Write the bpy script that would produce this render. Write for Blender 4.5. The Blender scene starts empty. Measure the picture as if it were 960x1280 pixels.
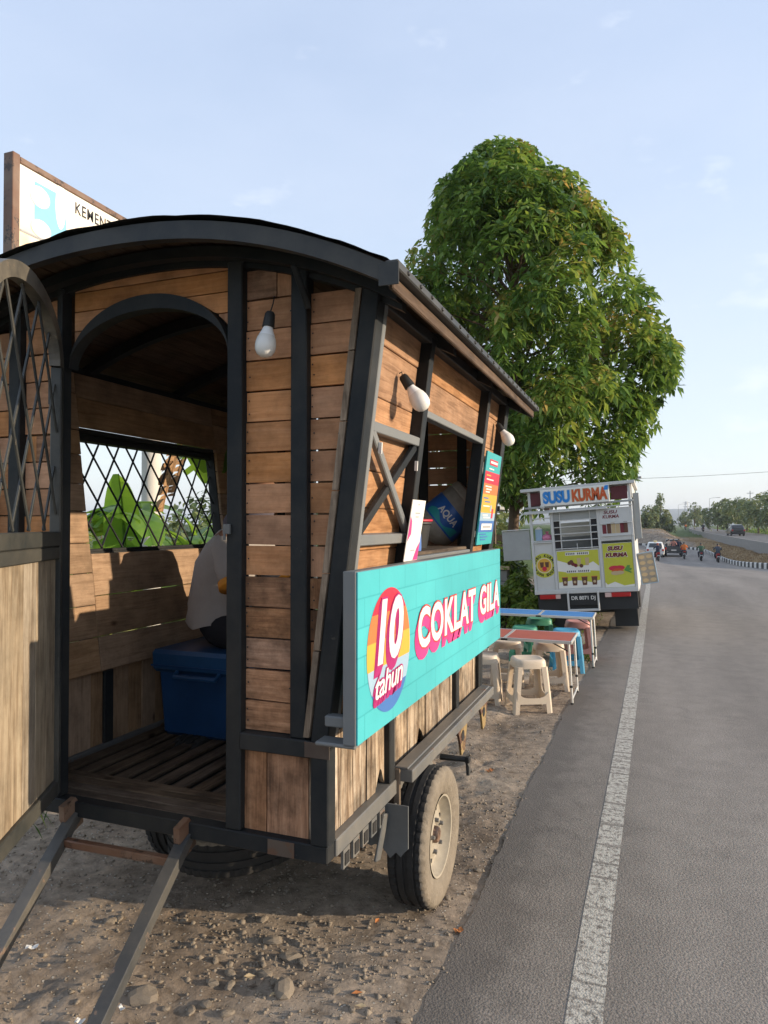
import bpy, bmesh, math, random
import numpy as np
from mathutils import Matrix, Vector, Quaternion
R = math.radians
random.seed(7); rng = np.random.default_rng(7)
SC = bpy.context.scene
COL = SC.collection

# ------------------------------------------------------------------ camera, sky, sun, exposure
CAMH = 1.6; FPX = 870.0
YAW = math.atan((812 - 480) / FPX); PITCH = math.atan((655 - 640) / FPX)
cam_d = bpy.data.cameras.new('camera'); cam = bpy.data.objects.new('camera', cam_d); COL.objects.link(cam)
cam.location = (0, 0, CAMH); cam.rotation_euler = (math.pi / 2 + PITCH, 0, YAW)
cam_d.sensor_fit = 'VERTICAL'; cam_d.sensor_height = 36.0; cam_d.lens = FPX / 1280 * 36
cam_d.clip_start = 0.05; cam_d.clip_end = 9000
SC.camera = cam
SUN_AZ = 10.0      # degrees from +X towards +Y
SUN_EL = 13.0
world = bpy.data.worlds.new('World'); SC.world = world; world.use_nodes = True
wn = world.node_tree; wn.nodes.clear()
def N(t, typ, **kw):
    n = t.nodes.new(typ)
    for k, v in kw.items():
        if hasattr(n, k) and k not in ('inputs',): setattr(n, k, v)
    return n
w_out = N(wn, 'ShaderNodeOutputWorld'); w_bg = N(wn, 'ShaderNodeBackground')
sky = N(wn, 'ShaderNodeTexSky', sky_type='NISHITA'); sky.sun_disc = False
sky.sun_elevation = R(SUN_EL + 9); sky.sun_rotation = R(90 - SUN_AZ)
sky.air_density = 1.3; sky.dust_density = 1.0; sky.ozone_density = 2.0
tc = N(wn, 'ShaderNodeTexCoord')
mp = N(wn, 'ShaderNodeMapping'); mp.inputs['Scale'].default_value = (1.0, 1.0, 2.6)
nz = N(wn, 'ShaderNodeTexNoise'); nz.inputs['Scale'].default_value = 2.2; nz.inputs['Detail'].default_value = 6; nz.inputs['Roughness'].default_value = 0.52
rp = N(wn, 'ShaderNodeValToRGB'); rp.color_ramp.elements[0].position = 0.36; rp.color_ramp.elements[0].color = (.66, .66, .66, 1)
rp.color_ramp.elements[1].position = 0.78; rp.color_ramp.elements[1].color = (.90, .90, .90, 1)
mp2 = N(wn, 'ShaderNodeMapping'); mp2.inputs['Scale'].default_value = (1.0, 1.0, 2.2); mp2.inputs['Location'].default_value = (1.35, .4, .3)
nz2 = N(wn, 'ShaderNodeTexNoise'); nz2.inputs['Scale'].default_value = 6.5; nz2.inputs['Detail'].default_value = 8; nz2.inputs['Roughness'].default_value = 0.55
rp2 = N(wn, 'ShaderNodeValToRGB'); rp2.color_ramp.elements[0].position = 0.62; rp2.color_ramp.elements[0].color = (0, 0, 0, 1)
rp2.color_ramp.elements[1].position = 0.86; rp2.color_ramp.elements[1].color = (.62, .62, .62, 1)
mx = N(wn, 'ShaderNodeMix', data_type='RGBA'); mx.inputs[7].default_value = (2.75, 3.25, 4.15, 1)
mx2 = N(wn, 'ShaderNodeMix', data_type='RGBA'); mx2.inputs[7].default_value = (4.9, 5.0, 5.2, 1)
L = wn.links
L.new(tc.outputs['Generated'], mp.inputs['Vector']); L.new(mp.outputs[0], nz.inputs['Vector']); L.new(nz.outputs['Fac'], rp.inputs[0])
L.new(tc.outputs['Generated'], mp2.inputs['Vector']); L.new(mp2.outputs[0], nz2.inputs['Vector']); L.new(nz2.outputs['Fac'], rp2.inputs[0])
sxyz = N(wn, 'ShaderNodeSeparateXYZ'); L.new(tc.outputs['Generated'], sxyz.inputs[0])
rpz = N(wn, 'ShaderNodeValToRGB'); rpz.color_ramp.elements[0].position = 0.0; rpz.color_ramp.elements[0].color = (3.75, 4.05, 4.5, 1)
rpz.color_ramp.elements[1].position = 0.55; rpz.color_ramp.elements[1].color = (2.75, 3.2, 4.1, 1); L.new(sxyz.outputs['Z'], rpz.inputs[0]); L.new(rpz.outputs[0], mx.inputs[7])
L.new(sky.outputs[0], mx.inputs[6]); L.new(rp.outputs[0], mx.inputs[0])
L.new(mx.outputs[2], mx2.inputs[6]); L.new(rp2.outputs[0], mx2.inputs[0])
L.new(mx2.outputs[2], w_bg.inputs['Color']); w_bg.inputs['Strength'].default_value = 0.107
L.new(w_bg.outputs[0], w_out.inputs['Surface'])
sun_d = bpy.data.lights.new('sun', 'SUN'); sun_o = bpy.data.objects.new('sun', sun_d); COL.objects.link(sun_o)
sun_d.energy = 2.75; sun_d.angle = R(0.6); sun_d.color = (1.0, .82, .60)
sdir = Vector((math.cos(R(SUN_EL)) * math.cos(R(SUN_AZ)), math.cos(R(SUN_EL)) * math.sin(R(SUN_AZ)), math.sin(R(SUN_EL))))
sun_o.rotation_euler = sdir.to_track_quat('Z', 'Y').to_euler(); sun_o.location = (30, 10, 20)
vs = SC.view_settings; vs.view_transform = 'Standard'; vs.look = 'None'; vs.gamma = 1; vs.exposure = 1.24; vs.use_curve_mapping = False
SC.render.engine = 'CYCLES'
try:
    SC.cycles.use_denoising = True; SC.cycles.max_bounces = 8; SC.cycles.transparent_max_bounces = 8
except Exception: pass

# ------------------------------------------------------------------ pixel helpers (photo pixel -> ray)
_f = Vector((-math.sin(YAW) * math.cos(PITCH), math.cos(YAW) * math.cos(PITCH), math.sin(PITCH)))
_r = Vector((math.cos(YAW), math.sin(YAW), 0)); _u = _r.cross(_f); _C = Vector((0, 0, CAMH))
def ray(px, py): return _f + _r * ((px - 480) / FPX) + _u * ((640 - py) / FPX)
def at(px, py, x=None, y=None, z=None, d=None):
    v = ray(px, py)
    t = d if d is not None else (x / v.x if x is not None else y / v.y if y is not None else (z - CAMH) / v.z)
    return _C + v * t

# ------------------------------------------------------------------ materials
MATS = {}
def new_mat(name):
    m = bpy.data.materials.new(name); m.use_nodes = True; t = m.node_tree; t.nodes.clear()
    o = N(t, 'ShaderNodeOutputMaterial'); b = N(t, 'ShaderNodeBsdfPrincipled'); t.links.new(b.outputs[0], o.inputs[0])
    MATS[name] = m
    return m, t, b
def rgba(c): return (c[0], c[1], c[2], 1)
def mat(name, c, rough=.5, metal=0, var=.12, scale=8, bump=0., bscale=None, spec=.4, emit=None, coat=0):
    """plain surface: colour with noise mottling, random tint for each object and fine relief"""
    if name in MATS: return MATS[name]
    m, t, b = new_mat(name)
    tc = N(t, 'ShaderNodeTexCoord'); nz = N(t, 'ShaderNodeTexNoise'); nz.inputs['Scale'].default_value = scale; nz.inputs['Detail'].default_value = 6
    nz.inputs['Roughness'].default_value = .65
    t.links.new(tc.outputs['Object'], nz.inputs['Vector'])
    mx = N(t, 'ShaderNodeMix', data_type='RGBA')
    mx.inputs[6].default_value = rgba([x * (1 - var * 1.6) for x in c]); mx.inputs[7].default_value = rgba([min(1, x * (1 + var * 1.3)) for x in c])
    t.links.new(nz.outputs['Fac'], mx.inputs[0]); t.links.new(mx.outputs[2], b.inputs['Base Color'])
    b.inputs['Roughness'].default_value = rough; b.inputs['Metallic'].default_value = metal; b.inputs['Specular IOR Level'].default_value = spec
    if coat: b.inputs['Coat Weight'].default_value = coat
    if bump:
        bp = N(t, 'ShaderNodeBump'); bp.inputs['Strength'].default_value = bump; bp.inputs['Distance'].default_value = .01
        n2 = N(t, 'ShaderNodeTexNoise'); n2.inputs['Scale'].default_value = bscale or scale * 6; n2.inputs['Detail'].default_value = 4
        t.links.new(tc.outputs['Object'], n2.inputs['Vector']); t.links.new(n2.outputs['Fac'], bp.inputs['Height']); t.links.new(bp.outputs[0], b.inputs['Normal'])
    if emit: b.inputs['Emission Color'].default_value = rgba(emit[0]); b.inputs['Emission Strength'].default_value = emit[1]
    return m
def ramp(t, stops):
    r = N(t, 'ShaderNodeValToRGB'); e = r.color_ramp.elements
    while len(e) < len(stops): e.new(.5)
    for i, (p, c) in enumerate(stops): e[i].position = p; e[i].color = rgba(c) if len(c) == 3 else c
    return r
def wood(name, dark, mid, light, stain=.5, rough=.75, bump=.35, crack=.0, stretch=14, tint=.35, sscale=5.5):
    """sawn board: grain runs along local X; every board gets its own offset and tint"""
    m, t, b = new_mat(name); Lk = t.links.new
    tc = N(t, 'ShaderNodeTexCoord'); oi = N(t, 'ShaderNodeObjectInfo')
    off = N(t, 'ShaderNodeVectorMath', operation='SCALE'); off.inputs[0].default_value = (13.1, 7.7, 5.3); Lk(oi.outputs['Random'], off.inputs['Scale'])
    add = N(t, 'ShaderNodeVectorMath', operation='ADD'); Lk(tc.outputs['Object'], add.inputs[0]); Lk(off.outputs[0], add.inputs[1])
    mp = N(t, 'ShaderNodeMapping'); mp.inputs['Scale'].default_value = (1, stretch, stretch); Lk(add.outputs[0], mp.inputs['Vector'])
    wv = N(t, 'ShaderNodeTexNoise'); wv.inputs['Scale'].default_value = 4.5; wv.inputs['Detail'].default_value = 7; wv.inputs['Roughness'].default_value = .62; wv.inputs['Distortion'].default_value = .9
    Lk(mp.outputs[0], wv.inputs['Vector'])
    r1 = ramp(t, [(.28, dark), (.5, mid), (.74, light)]); Lk(wv.outputs['Fac'], r1.inputs[0])
    bl = N(t, 'ShaderNodeTexNoise'); bl.inputs['Scale'].default_value = sscale; bl.inputs['Detail'].default_value = 8; bl.inputs['Roughness'].default_value = .68; Lk(add.outputs[0], bl.inputs['Vector'])
    r2 = ramp(t, [(.36, (1 - stain,) * 3), (.62, (1, 1, 1))]); Lk(bl.outputs['Fac'], r2.inputs[0])
    mu = N(t, 'ShaderNodeMix', data_type='RGBA', blend_type='MULTIPLY'); mu.inputs[0].default_value = 1; Lk(r1.outputs[0], mu.inputs[6]); Lk(r2.outputs[0], mu.inputs[7])
    # knots
    vo = N(t, 'ShaderNodeTexVoronoi'); vo.inputs['Scale'].default_value = 2.6
    mpk = N(t, 'ShaderNodeMapping'); mpk.inputs['Scale'].default_value = (1.0, 1.7, 1.7); Lk(add.outputs[0], mpk.inputs['Vector']); Lk(mpk.outputs[0], vo.inputs['Vector'])
    rk = ramp(t, [(.035, (.22, .16, .12)), (.085, (1, 1, 1))]); Lk(vo.outputs['Distance'], rk.inputs[0])
    mk = N(t, 'ShaderNodeMix', data_type='RGBA', blend_type='MULTIPLY'); mk.inputs[0].default_value = .9; Lk(mu.outputs[2], mk.inputs[6]); Lk(rk.outputs[0], mk.inputs[7])
    hs = N(t, 'ShaderNodeHueSaturation')
    mr = N(t, 'ShaderNodeMapRange'); mr.inputs['To Min'].default_value = 1 - tint; mr.inputs['To Max'].default_value = 1 + tint * .7; Lk(oi.outputs['Random'], mr.inputs['Value'])
    wn2 = N(t, 'ShaderNodeTexWhiteNoise', noise_dimensions='1D'); Lk(oi.outputs['Random'], wn2.inputs['W'])
    mr2 = N(t, 'ShaderNodeMapRange'); mr2.inputs['To Min'].default_value = .86; mr2.inputs['To Max'].default_value = 1.1; Lk(wn2.outputs['Value'], mr2.inputs['Value'])
    Lk(mr.outputs[0], hs.inputs['Value']); Lk(mr2.outputs[0], hs.inputs['Saturation']); Lk(mk.outputs[2], hs.inputs['Color'])
    last = hs.outputs[0]
    if crack:
        cr = N(t, 'ShaderNodeTexNoise'); cr.inputs['Scale'].default_value = 2.2; cr.inputs['Detail'].default_value = 8; cr.inputs['Roughness'].default_value = .7; cr.inputs['Distortion'].default_value = .6
        Lk(mp.outputs[0], cr.inputs['Vector'])
        rc = ramp(t, [(.36, (.10, .07, .05)), (.44, (.55, .45, .36)), (.53, (1, 1, 1))]); Lk(cr.outputs['Fac'], rc.inputs[0])
        mc = N(t, 'ShaderNodeMix', data_type='RGBA', blend_type='MULTIPLY'); mc.inputs[0].default_value = crack; Lk(last, mc.inputs[6]); Lk(rc.outputs[0], mc.inputs[7]); last = mc.outputs[2]
    Lk(last, b.inputs['Base Color']); b.inputs['Roughness'].default_value = rough; b.inputs['Specular IOR Level'].default_value = .25
    bp = N(t, 'ShaderNodeBump'); bp.inputs['Strength'].default_value = bump; bp.inputs['Distance'].default_value = .004
    Lk(wv.outputs['Fac'], bp.inputs['Height']); Lk(bp.outputs[0], b.inputs['Normal'])
    return m
def painted(name, c, under, chip=.66, rough=.5, scale=9, dust=(.30, .26, .20), dusty=.25, metal=0.0, spec=.5):
    """painted steel with chips, dust and scuffs"""
    m, t, b = new_mat(name); Lk = t.links.new
    tc = N(t, 'ShaderNodeTexCoord'); oi = N(t, 'ShaderNodeObjectInfo')
    off = N(t, 'ShaderNodeVectorMath', operation='SCALE'); off.inputs[0].default_value = (3.1, 7.7, 5.3); Lk(oi.outputs['Random'], off.inputs['Scale'])
    add = N(t, 'ShaderNodeVectorMath', operation='ADD'); Lk(tc.outputs['Object'], add.inputs[0]); Lk(off.outputs[0], add.inputs[1])
    n1 = N(t, 'ShaderNodeTexNoise'); n1.inputs['Scale'].default_value = scale; n1.inputs['Detail'].default_value = 9; n1.inputs['Roughness'].default_value = .72; Lk(add.outputs[0], n1.inputs['Vector'])
    r1 = ramp(t, [(chip, (0, 0, 0)), (chip + .03, (1, 1, 1))]); Lk(n1.outputs['Fac'], r1.inputs[0])
    n2 = N(t, 'ShaderNodeTexNoise'); n2.inputs['Scale'].default_value = 2.5; n2.inputs['Detail'].default_value = 7; n2.inputs['Roughness'].default_value = .7; Lk(add.outputs[0], n2.inputs['Vector'])
    r2 = ramp(t, [(.38, (0, 0, 0)), (.75, (dusty,) * 3)]); Lk(n2.outputs['Fac'], r2.inputs[0])
    m1 = N(t, 'ShaderNodeMix', data_type='RGBA'); m1.inputs[6].default_value = rgba(c); m1.inputs[7].default_value = rgba(dust); Lk(r2.outputs[0], m1.inputs[0])
    m2 = N(t, 'ShaderNodeMix', data_type='RGBA'); Lk(m1.outputs[2], m2.inputs[6]); m2.inputs[7].default_value = rgba(under); Lk(r1.outputs[0], m2.inputs[0])
    Lk(m2.outputs[2], b.inputs['Base Color']); b.inputs['Roughness'].default_value = rough; b.inputs['Metallic'].default_value = metal; b.inputs['Specular IOR Level'].default_value = spec
    bp = N(t, 'ShaderNodeBump'); bp.inputs['Strength'].default_value = .2; bp.inputs['Distance'].default_value = .003; Lk(n1.outputs['Fac'], bp.inputs['Height']); Lk(bp.outputs[0], b.inputs['Normal'])
    return m
def leafmat(name, stops, rough=.42, trans=.35):
    """leaf: colour picked per leaf from a random attribute, some light passes through"""
    m, t, b = new_mat(name); Lk = t.links.new
    at_ = N(t, 'ShaderNodeAttribute'); at_.attribute_name = 'tone'
    r1 = ramp(t, stops); Lk(at_.outputs['Fac'], r1.inputs[0])
    Lk(r1.outputs[0], b.inputs['Base Color']); b.inputs['Roughness'].default_value = rough; b.inputs['Specular IOR Level'].default_value = .35
    tr = N(t, 'ShaderNodeBsdfTranslucent'); hs = N(t, 'ShaderNodeHueSaturation'); hs.inputs['Value'].default_value = 1.5; hs.inputs['Hue'].default_value = .485
    Lk(r1.outputs[0], hs.inputs['Color']); Lk(hs.outputs[0], tr.inputs[0])
    ms = N(t, 'ShaderNodeMixShader'); ms.inputs[0].default_value = trans
    o = [n for n in t.nodes if n.type == 'OUTPUT_MATERIAL'][0]
    Lk(b.outputs[0], ms.inputs[1]); Lk(tr.outputs[0], ms.inputs[2]); Lk(ms.outputs[0], o.inputs[0])
    return m

wood('wall_board', (.44, .195, .085), (.55, .262, .120), (.62, .315, .158), stain=.42, tint=.16, sscale=6, bump=.2)
wood('old_wall_board', (.22, .110, .060), (.41, .215, .118), (.53, .300, .175), stain=.62, tint=.22, sscale=8, crack=.25)
wood('side_board', (.26, .13, .062), (.42, .225, .115), (.54, .31, .17), stain=.35, tint=.16)
wood('skirt_board', (.20, .13, .085), (.46, .36, .255), (.64, .55, .43), stain=.6, crack=.9, bump=1.0, stretch=20, tint=.22, sscale=8)
wood('door_board', (.25, .195, .135), (.36, .295, .215), (.43, .365, .275), stain=.4, crack=.5, tint=.10, stretch=13, sscale=4)
wood('inner_board', (.26, .155, .085), (.38, .24, .14), (.46, .30, .18), stain=.4, tint=.16)
wood('trim_board', (.12, .085, .06), (.25, .18, .12), (.36, .27, .19), stain=.5, tint=.3)
wood('floor_board', (.06, .042, .03), (.13, .092, .062), (.20, .148, .10), stain=.55, tint=.2)
wood('roof_board', (.05, .032, .022), (.10, .064, .042), (.15, .10, .065), stain=.4, tint=.2)
painted('frame_paint', (.0075, .0105, .0135), (.06, .052, .045), chip=.655, dusty=.10, rough=.6, spec=.28)
painted('rail_steel', (.105, .108, .108), (.16, .08, .045), chip=.62, dusty=.5, rough=.45)
painted('grey_steel', (.15, .16, .165), (.14, .09, .06), chip=.70, dusty=.3)
painted('door_steel', (.024, .029, .030), (.13, .11, .09), chip=.66, dusty=.25)
painted('rust', (.14, .065, .035), (.05, .03, .02), chip=.55, dusty=.5)
painted('yellow_rust', (.27, .18, .065), (.10, .05, .03), chip=.50, dusty=.4)
painted('rust_patch', (.055, .036, .028), (.10, .05, .03), chip=.5, dusty=.2)
mat('black_rubber', (.022, .021, .02), .85, var=.3, bump=.3)
mat('dusty_rubber', (.20, .168, .128), .9, var=.35, scale=14, bump=.5, bscale=60)
mat('rim_cream', (.33, .29, .225), .7, var=.3, scale=18)
mat('bitumen', (.024, .025, .027), .8, var=.4, bump=.6)
mat('white_plastic', (.78, .77, .74), .4, var=.05)
mat('bulb_glass', (.74, .73, .70), .25, var=.04, spec=.5)
mat('bulb_base', (.82, .82, .82), .4, var=.03)
mat('socket_black', (.02, .02, .02), .55, var=.2)
mat('cable_black', (.015, .015, .015), .6)
# ------------------------------------------------------------------ mesh helpers
W = {}
I4 = Matrix.Identity(4)
def T(x, y, z): return Matrix.Translation((x, y, z))
def RX(a): return Matrix.Rotation(R(a), 4, 'X')
def RY(a): return Matrix.Rotation(R(a), 4, 'Y')
def RZ(a): return Matrix.Rotation(R(a), 4, 'Z')
def S(x, y, z): return Matrix.Diagonal((x, y, z, 1))
def axes(o, a, b, c):
    m = Matrix.Identity(4)
    for i, v in enumerate((a, b, c)):
        for k in range(3): m[k][i] = v[k]
    for k in range(3): m[k][3] = o[k]
    return m
def place(o, parent, M):
    W[o.name] = M.copy()
    if parent is not None:
        o.parent = parent; o.matrix_basis = W[parent.name].inverted() @ M
    else: o.matrix_basis = M
def tag(o, label=None, cat=None, group=None, kind=None):
    if label: o['label'] = label
    if cat: o['category'] = cat
    if group: o['group'] = group
    if kind: o['kind'] = kind
    return o
def empty(name, M, label=None, cat=None, group=None):
    o = bpy.data.objects.new(name, None); o.empty_display_size = .1; COL.objects.link(o); place(o, None, M)
    return tag(o, label, cat, group)
def link_mesh(name, me, parent=None, M=I4):
    o = bpy.data.objects.new(name, me); COL.objects.link(o); place(o, parent, M); return o
def gm(m): return MATS[m] if isinstance(m, str) else m
_CB = None
class MB:
    def __init__(s): s.v = []; s.f = []; s.mi = []; s.cm = 0
    def add(s, vs, fs, M=None, mi=None):
        o = len(s.v)
        s.v += [tuple(M @ Vector(p)) for p in vs] if M is not None else [tuple(p) for p in vs]
        s.f += [tuple(i + o for i in f) for f in fs]; s.mi += [s.cm if mi is None else mi] * len(fs); return s
    def box(s, x0, x1, y0, y1, z0, z1, M=None, b=0, mi=None):
        if b <= 0:
            v = [(x0, y0, z0), (x1, y0, z0), (x1, y1, z0), (x0, y1, z0), (x0, y0, z1), (x1, y0, z1), (x1, y1, z1), (x0, y1, z1)]
            return s.add(v, [(0, 3, 2, 1), (4, 5, 6, 7), (0, 1, 5, 4), (1, 2, 6, 5), (2, 3, 7, 6), (3, 0, 4, 7)], M, mi)
        X = (x0, x1); Y = (y0, y1); Z = (z0, z1); v = []; ix = {}
        b = min(b, .45 * (x1 - x0), .45 * (y1 - y0), .45 * (z1 - z0))
        for i in (0, 1):
            for j in (0, 1):
                for k in (0, 1):
                    dx, dy, dz = (b if i == 0 else -b), (b if j == 0 else -b), (b if k == 0 else -b)
                    for a in range(3):
                        p = [X[i] + dx, Y[j] + dy, Z[k] + dz]; p[a] = (X[i], Y[j], Z[k])[a]
                        ix[(i, j, k, a)] = len(v); v.append(tuple(p))
        f = []
        for i in (0, 1):
            q = [ix[(i, 0, 0, 0)], ix[(i, 1, 0, 0)], ix[(i, 1, 1, 0)], ix[(i, 0, 1, 0)]]; f.append(q if i else q[::-1])
            q = [ix[(0, i, 0, 1)], ix[(1, i, 0, 1)], ix[(1, i, 1, 1)], ix[(0, i, 1, 1)]]; f.append(q[::-1] if i else q)
            q = [ix[(0, 0, i, 2)], ix[(1, 0, i, 2)], ix[(1, 1, i, 2)], ix[(0, 1, i, 2)]]; f.append(q if i else q[::-1])
        for j in (0, 1):
            for k in (0, 1):
                f.append([ix[(0, j, k, 1)], ix[(1, j, k, 1)], ix[(1, j, k, 2)], ix[(0, j, k, 2)]][:: (1 if j == k else -1)])
                f.append([ix[(j, 0, k, 0)], ix[(j, 1, k, 0)], ix[(j, 1, k, 2)], ix[(j, 0, k, 2)]][:: (-1 if j == k else 1)])
                f.append([ix[(j, k, 0, 0)], ix[(j, k, 1, 0)], ix[(j, k, 1, 1)], ix[(j, k, 0, 1)]][:: (1 if j == k else -1)])
                for i in (0, 1):
                    q = [ix[(i, j, k, 0)], ix[(i, j, k, 1)], ix[(i, j, k, 2)]]; f.append(q[:: (1 if (i + j + k) % 2 else -1)])
        return s.add(v, f, M, mi)
    def tube(s, pts, r, n=8, cap=True, mi=None, M=None):
        pts = [Vector(p) for p in pts]; rs = r if isinstance(r, (list, tuple)) else [r] * len(pts)
        vs = []; fs = []; up = None
        for i, p in enumerate(pts):
            d = (pts[min(i + 1, len(pts) - 1)] - pts[max(i - 1, 0)]).normalized()
            if up is None: up = Vector((0, 0, 1)) if abs(d.z) < .9 else Vector((1, 0, 0))
            a = d.cross(up).normalized(); b = a.cross(d).normalized(); up = b
            for k in range(n):
                th = 2 * math.pi * k / n; vs.append(p + (a * math.cos(th) + b * math.sin(th)) * rs[i])
        for i in range(len(pts) - 1):
            for k in range(n):
                fs.append((i * n + k, i * n + (k + 1) % n, (i + 1) * n + (k + 1) % n, (i + 1) * n + k))
        if cap: fs.append(tuple(range(n - 1, -1, -1))); fs.append(tuple((len(pts) - 1) * n + k for k in range(n)))
        return s.add(vs, fs, M, mi)
    def lathe(s, prof, n=24, M=None, mi=None, mod=None, close=False):
        """prof: (r, h); axis = local Z"""
        vs = []; fs = []; m = len(prof)
        for k in range(n):
            th = 2 * math.pi * k / n
            for j, (r, h) in enumerate(prof):
                rr = r if mod is None else mod(j, k, r); vs.append((rr * math.cos(th), rr * math.sin(th), h))
        for k in range(n):
            for j in range(m - 1 if not close else m):
                a, b2 = k * m + j, k * m + (j + 1) % m; c, d = ((k + 1) % n) * m + (j + 1) % m, ((k + 1) % n) * m + j
                fs.append((a, d, c, b2))
        return s.add(vs, fs, M, mi)
    def prism(s, poly, h0, h1, M=None, mi=None):
        n = len(poly)
        vs = [(x, y, h0) for x, y in poly] + [(x, y, h1) for x, y in poly]
        fs = [tuple(range(n - 1, -1, -1)), tuple(range(n, 2 * n))] + [(i, (i + 1) % n, n + (i + 1) % n, n + i) for i in range(n)]
        return s.add(vs, fs, M, mi)
    def mesh(s, name, mats, smooth=False):
        me = bpy.data.meshes.new(name); me.from_pydata(s.v, [], s.f)
        for m in (mats if isinstance(mats, (list, tuple)) else [mats]): me.materials.append(gm(m))
        me.polygons.foreach_set('material_index', s.mi)
        if smooth: me.polygons.foreach_set('use_smooth', [True] * len(s.f))
        me.update()
        return me
    def build(s, name, mats, parent=None, M=I4, smooth=False):
        me = s.mesh(name, mats, smooth)
        if smooth:
            try: me.set_sharp_from_angle(angle=R(38))
            except Exception: pass
        return link_mesh(name, me, parent, M)
def box(name, m, parent, x0, x1, y0, y1, z0, z1, M=I4, b=.004):
    """box in the frame M; its object sits at the box centre with local X along the longest side"""
    c = Vector(((x0 + x1) / 2, (y0 + y1) / 2, (z0 + z1) / 2)); d = (x1 - x0, y1 - y0, z1 - z0)
    ax = d.index(max(d)); Rm = (I4, Matrix.Rotation(math.pi / 2, 4, 'Z'), Matrix.Rotation(-math.pi / 2, 4, 'Y'))[ax]
    h = (d, (d[1], d[0], d[2]), (d[2], d[1], d[0]))[ax]
    mb = MB().box(-h[0] / 2, h[0] / 2, -h[1] / 2, h[1] / 2, -h[2] / 2, h[2] / 2, b=b)
    return mb.build(name, m, parent, M @ Matrix.Translation(c) @ Rm)
def beam(name, m, parent, p0, p1, w, h, up=(0, 0, 1), b=.004):
    p0 = Vector(p0); p1 = Vector(p1); d = p1 - p0; Ln = d.length; d.normalize(); up = Vector(up)
    s_ = up.cross(d).normalized(); u_ = d.cross(s_)
    return MB().box(-Ln / 2, Ln / 2, -w / 2, w / 2, -h / 2, h / 2, b=b).build(name, m, parent, axes((p0 + p1) / 2, d, s_, u_))
def copy_tree(o, M=None, parent=None):
    c = o.copy(); COL.objects.link(c)
    if parent is None:
        c.matrix_basis = M; W[c.name] = M.copy()
    else:
        c.parent = parent; W[c.name] = W[parent.name] @ c.matrix_basis
    for ch in KIDS.get(o.name, list(o.children)): copy_tree(ch, None, c)
    return c
KIDS = {}
def fast_mesh(name, V, F, mats, tone=None, smooth=False):
    """V (n,3) array, F (m,k) array with constant k"""
    me = bpy.data.meshes.new(name); n, (m, k) = len(V), F.shape
    me.vertices.add(n); me.vertices.foreach_set('co', np.ascontiguousarray(V, dtype=np.float32).ravel())
    me.loops.add(m * k); me.loops.foreach_set('vertex_index', np.ascontiguousarray(F, dtype=np.int32).ravel())
    me.polygons.add(m); me.polygons.foreach_set('loop_start', np.arange(0, m * k, k, dtype=np.int32))
    me.polygons.foreach_set('loop_total', np.full(m, k, dtype=np.int32))
    if smooth: me.polygons.foreach_set('use_smooth', np.ones(m, dtype=bool))
    for q in (mats if isinstance(mats, (list, tuple)) else [mats]): me.materials.append(gm(q))
    me.update(calc_edges=True)
    if tone is not None:
        a = me.attributes.new('tone', 'FLOAT', 'POINT'); a.data.foreach_set('value', np.ascontiguousarray(tone, dtype=np.float32))
    return me
def text_verts(s, bold=0., shear=0., space=1.0):
    cu = bpy.data.curves.new('t', 'FONT'); cu.body = s; cu.size = 1; cu.offset = bold; cu.shear = shear; cu.space_character = space
    cu.resolution_u = 4; cu.fill_mode = 'BOTH'
    o = bpy.data.objects.new('t', cu); COL.objects.link(o)
    dg = bpy.context.evaluated_depsgraph_get(); dg.update()
    me = bpy.data.meshes.new_from_object(o.evaluated_get(dg))
    V = [(v.co.x, v.co.y) for v in me.vertices]; F = [tuple(p.vertices) for p in me.polygons]
    bpy.data.objects.remove(o); bpy.data.curves.remove(cu); bpy.data.meshes.remove(me)
    return V, F
def fit_text(s, x0, x1, y0, y1, bold=0., shear=0., space=1.0):
    V, F = text_verts(s, bold, shear, space)
    xs = [p[0] for p in V]; ys = [p[1] for p in V]
    kx = (x1 - x0) / (max(xs) - min(xs)); ky = (y1 - y0) / (max(ys) - min(ys))
    return [(x0 + (p[0] - min(xs)) * kx, y0 + (p[1] - min(ys)) * ky) for p in V], F
def flat(name, m, parent, V2, F, h, M=I4):
    return MB().add([(x, y, h) for x, y in V2], F).build(name, m, parent, M)
def skin_figure(name, J, E, root, sub=2):
    """J: name -> (x, y, z, r) or (x, y, z, rx, ry); E: edges; returns evaluated mesh"""
    ks = list(J); me = bpy.data.meshes.new(name)
    me.from_pydata([J[k][:3] for k in ks], [(ks.index(a), ks.index(b)) for a, b in E], [])
    o = bpy.data.objects.new(name, me); COL.objects.link(o)
    sk = o.modifiers.new('skin', 'SKIN'); sk.use_smooth_shade = True
    sv = me.skin_vertices[0].data
    for i, k in enumerate(ks):
        r = J[k][3:]; sv[i].radius = (r[0], r[-1]); sv[i].use_root = (k == root)
    ss = o.modifiers.new('sub', 'SUBSURF'); ss.levels = sub; ss.render_levels = sub
    dg = bpy.context.evaluated_depsgraph_get(); dg.update()
    out = bpy.data.meshes.new_from_object(o.evaluated_get(dg)); out.name = name
    bpy.data.objects.remove(o); bpy.data.meshes.remove(me)
    return out
def paint(me, mats, fn):
    me.materials.clear()
    for m in mats: me.materials.append(gm(m))
    for p in me.polygons: p.material_index = fn(p.center); p.use_smooth = True
    return me
def circle_poly(cx, cy, r, n=40, a0=0, a1=2 * math.pi):
    return [(cx + r * math.cos(a0 + (a1 - a0) * i / n), cy + r * math.sin(a0 + (a1 - a0) * i / n)) for i in range(n)]
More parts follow.
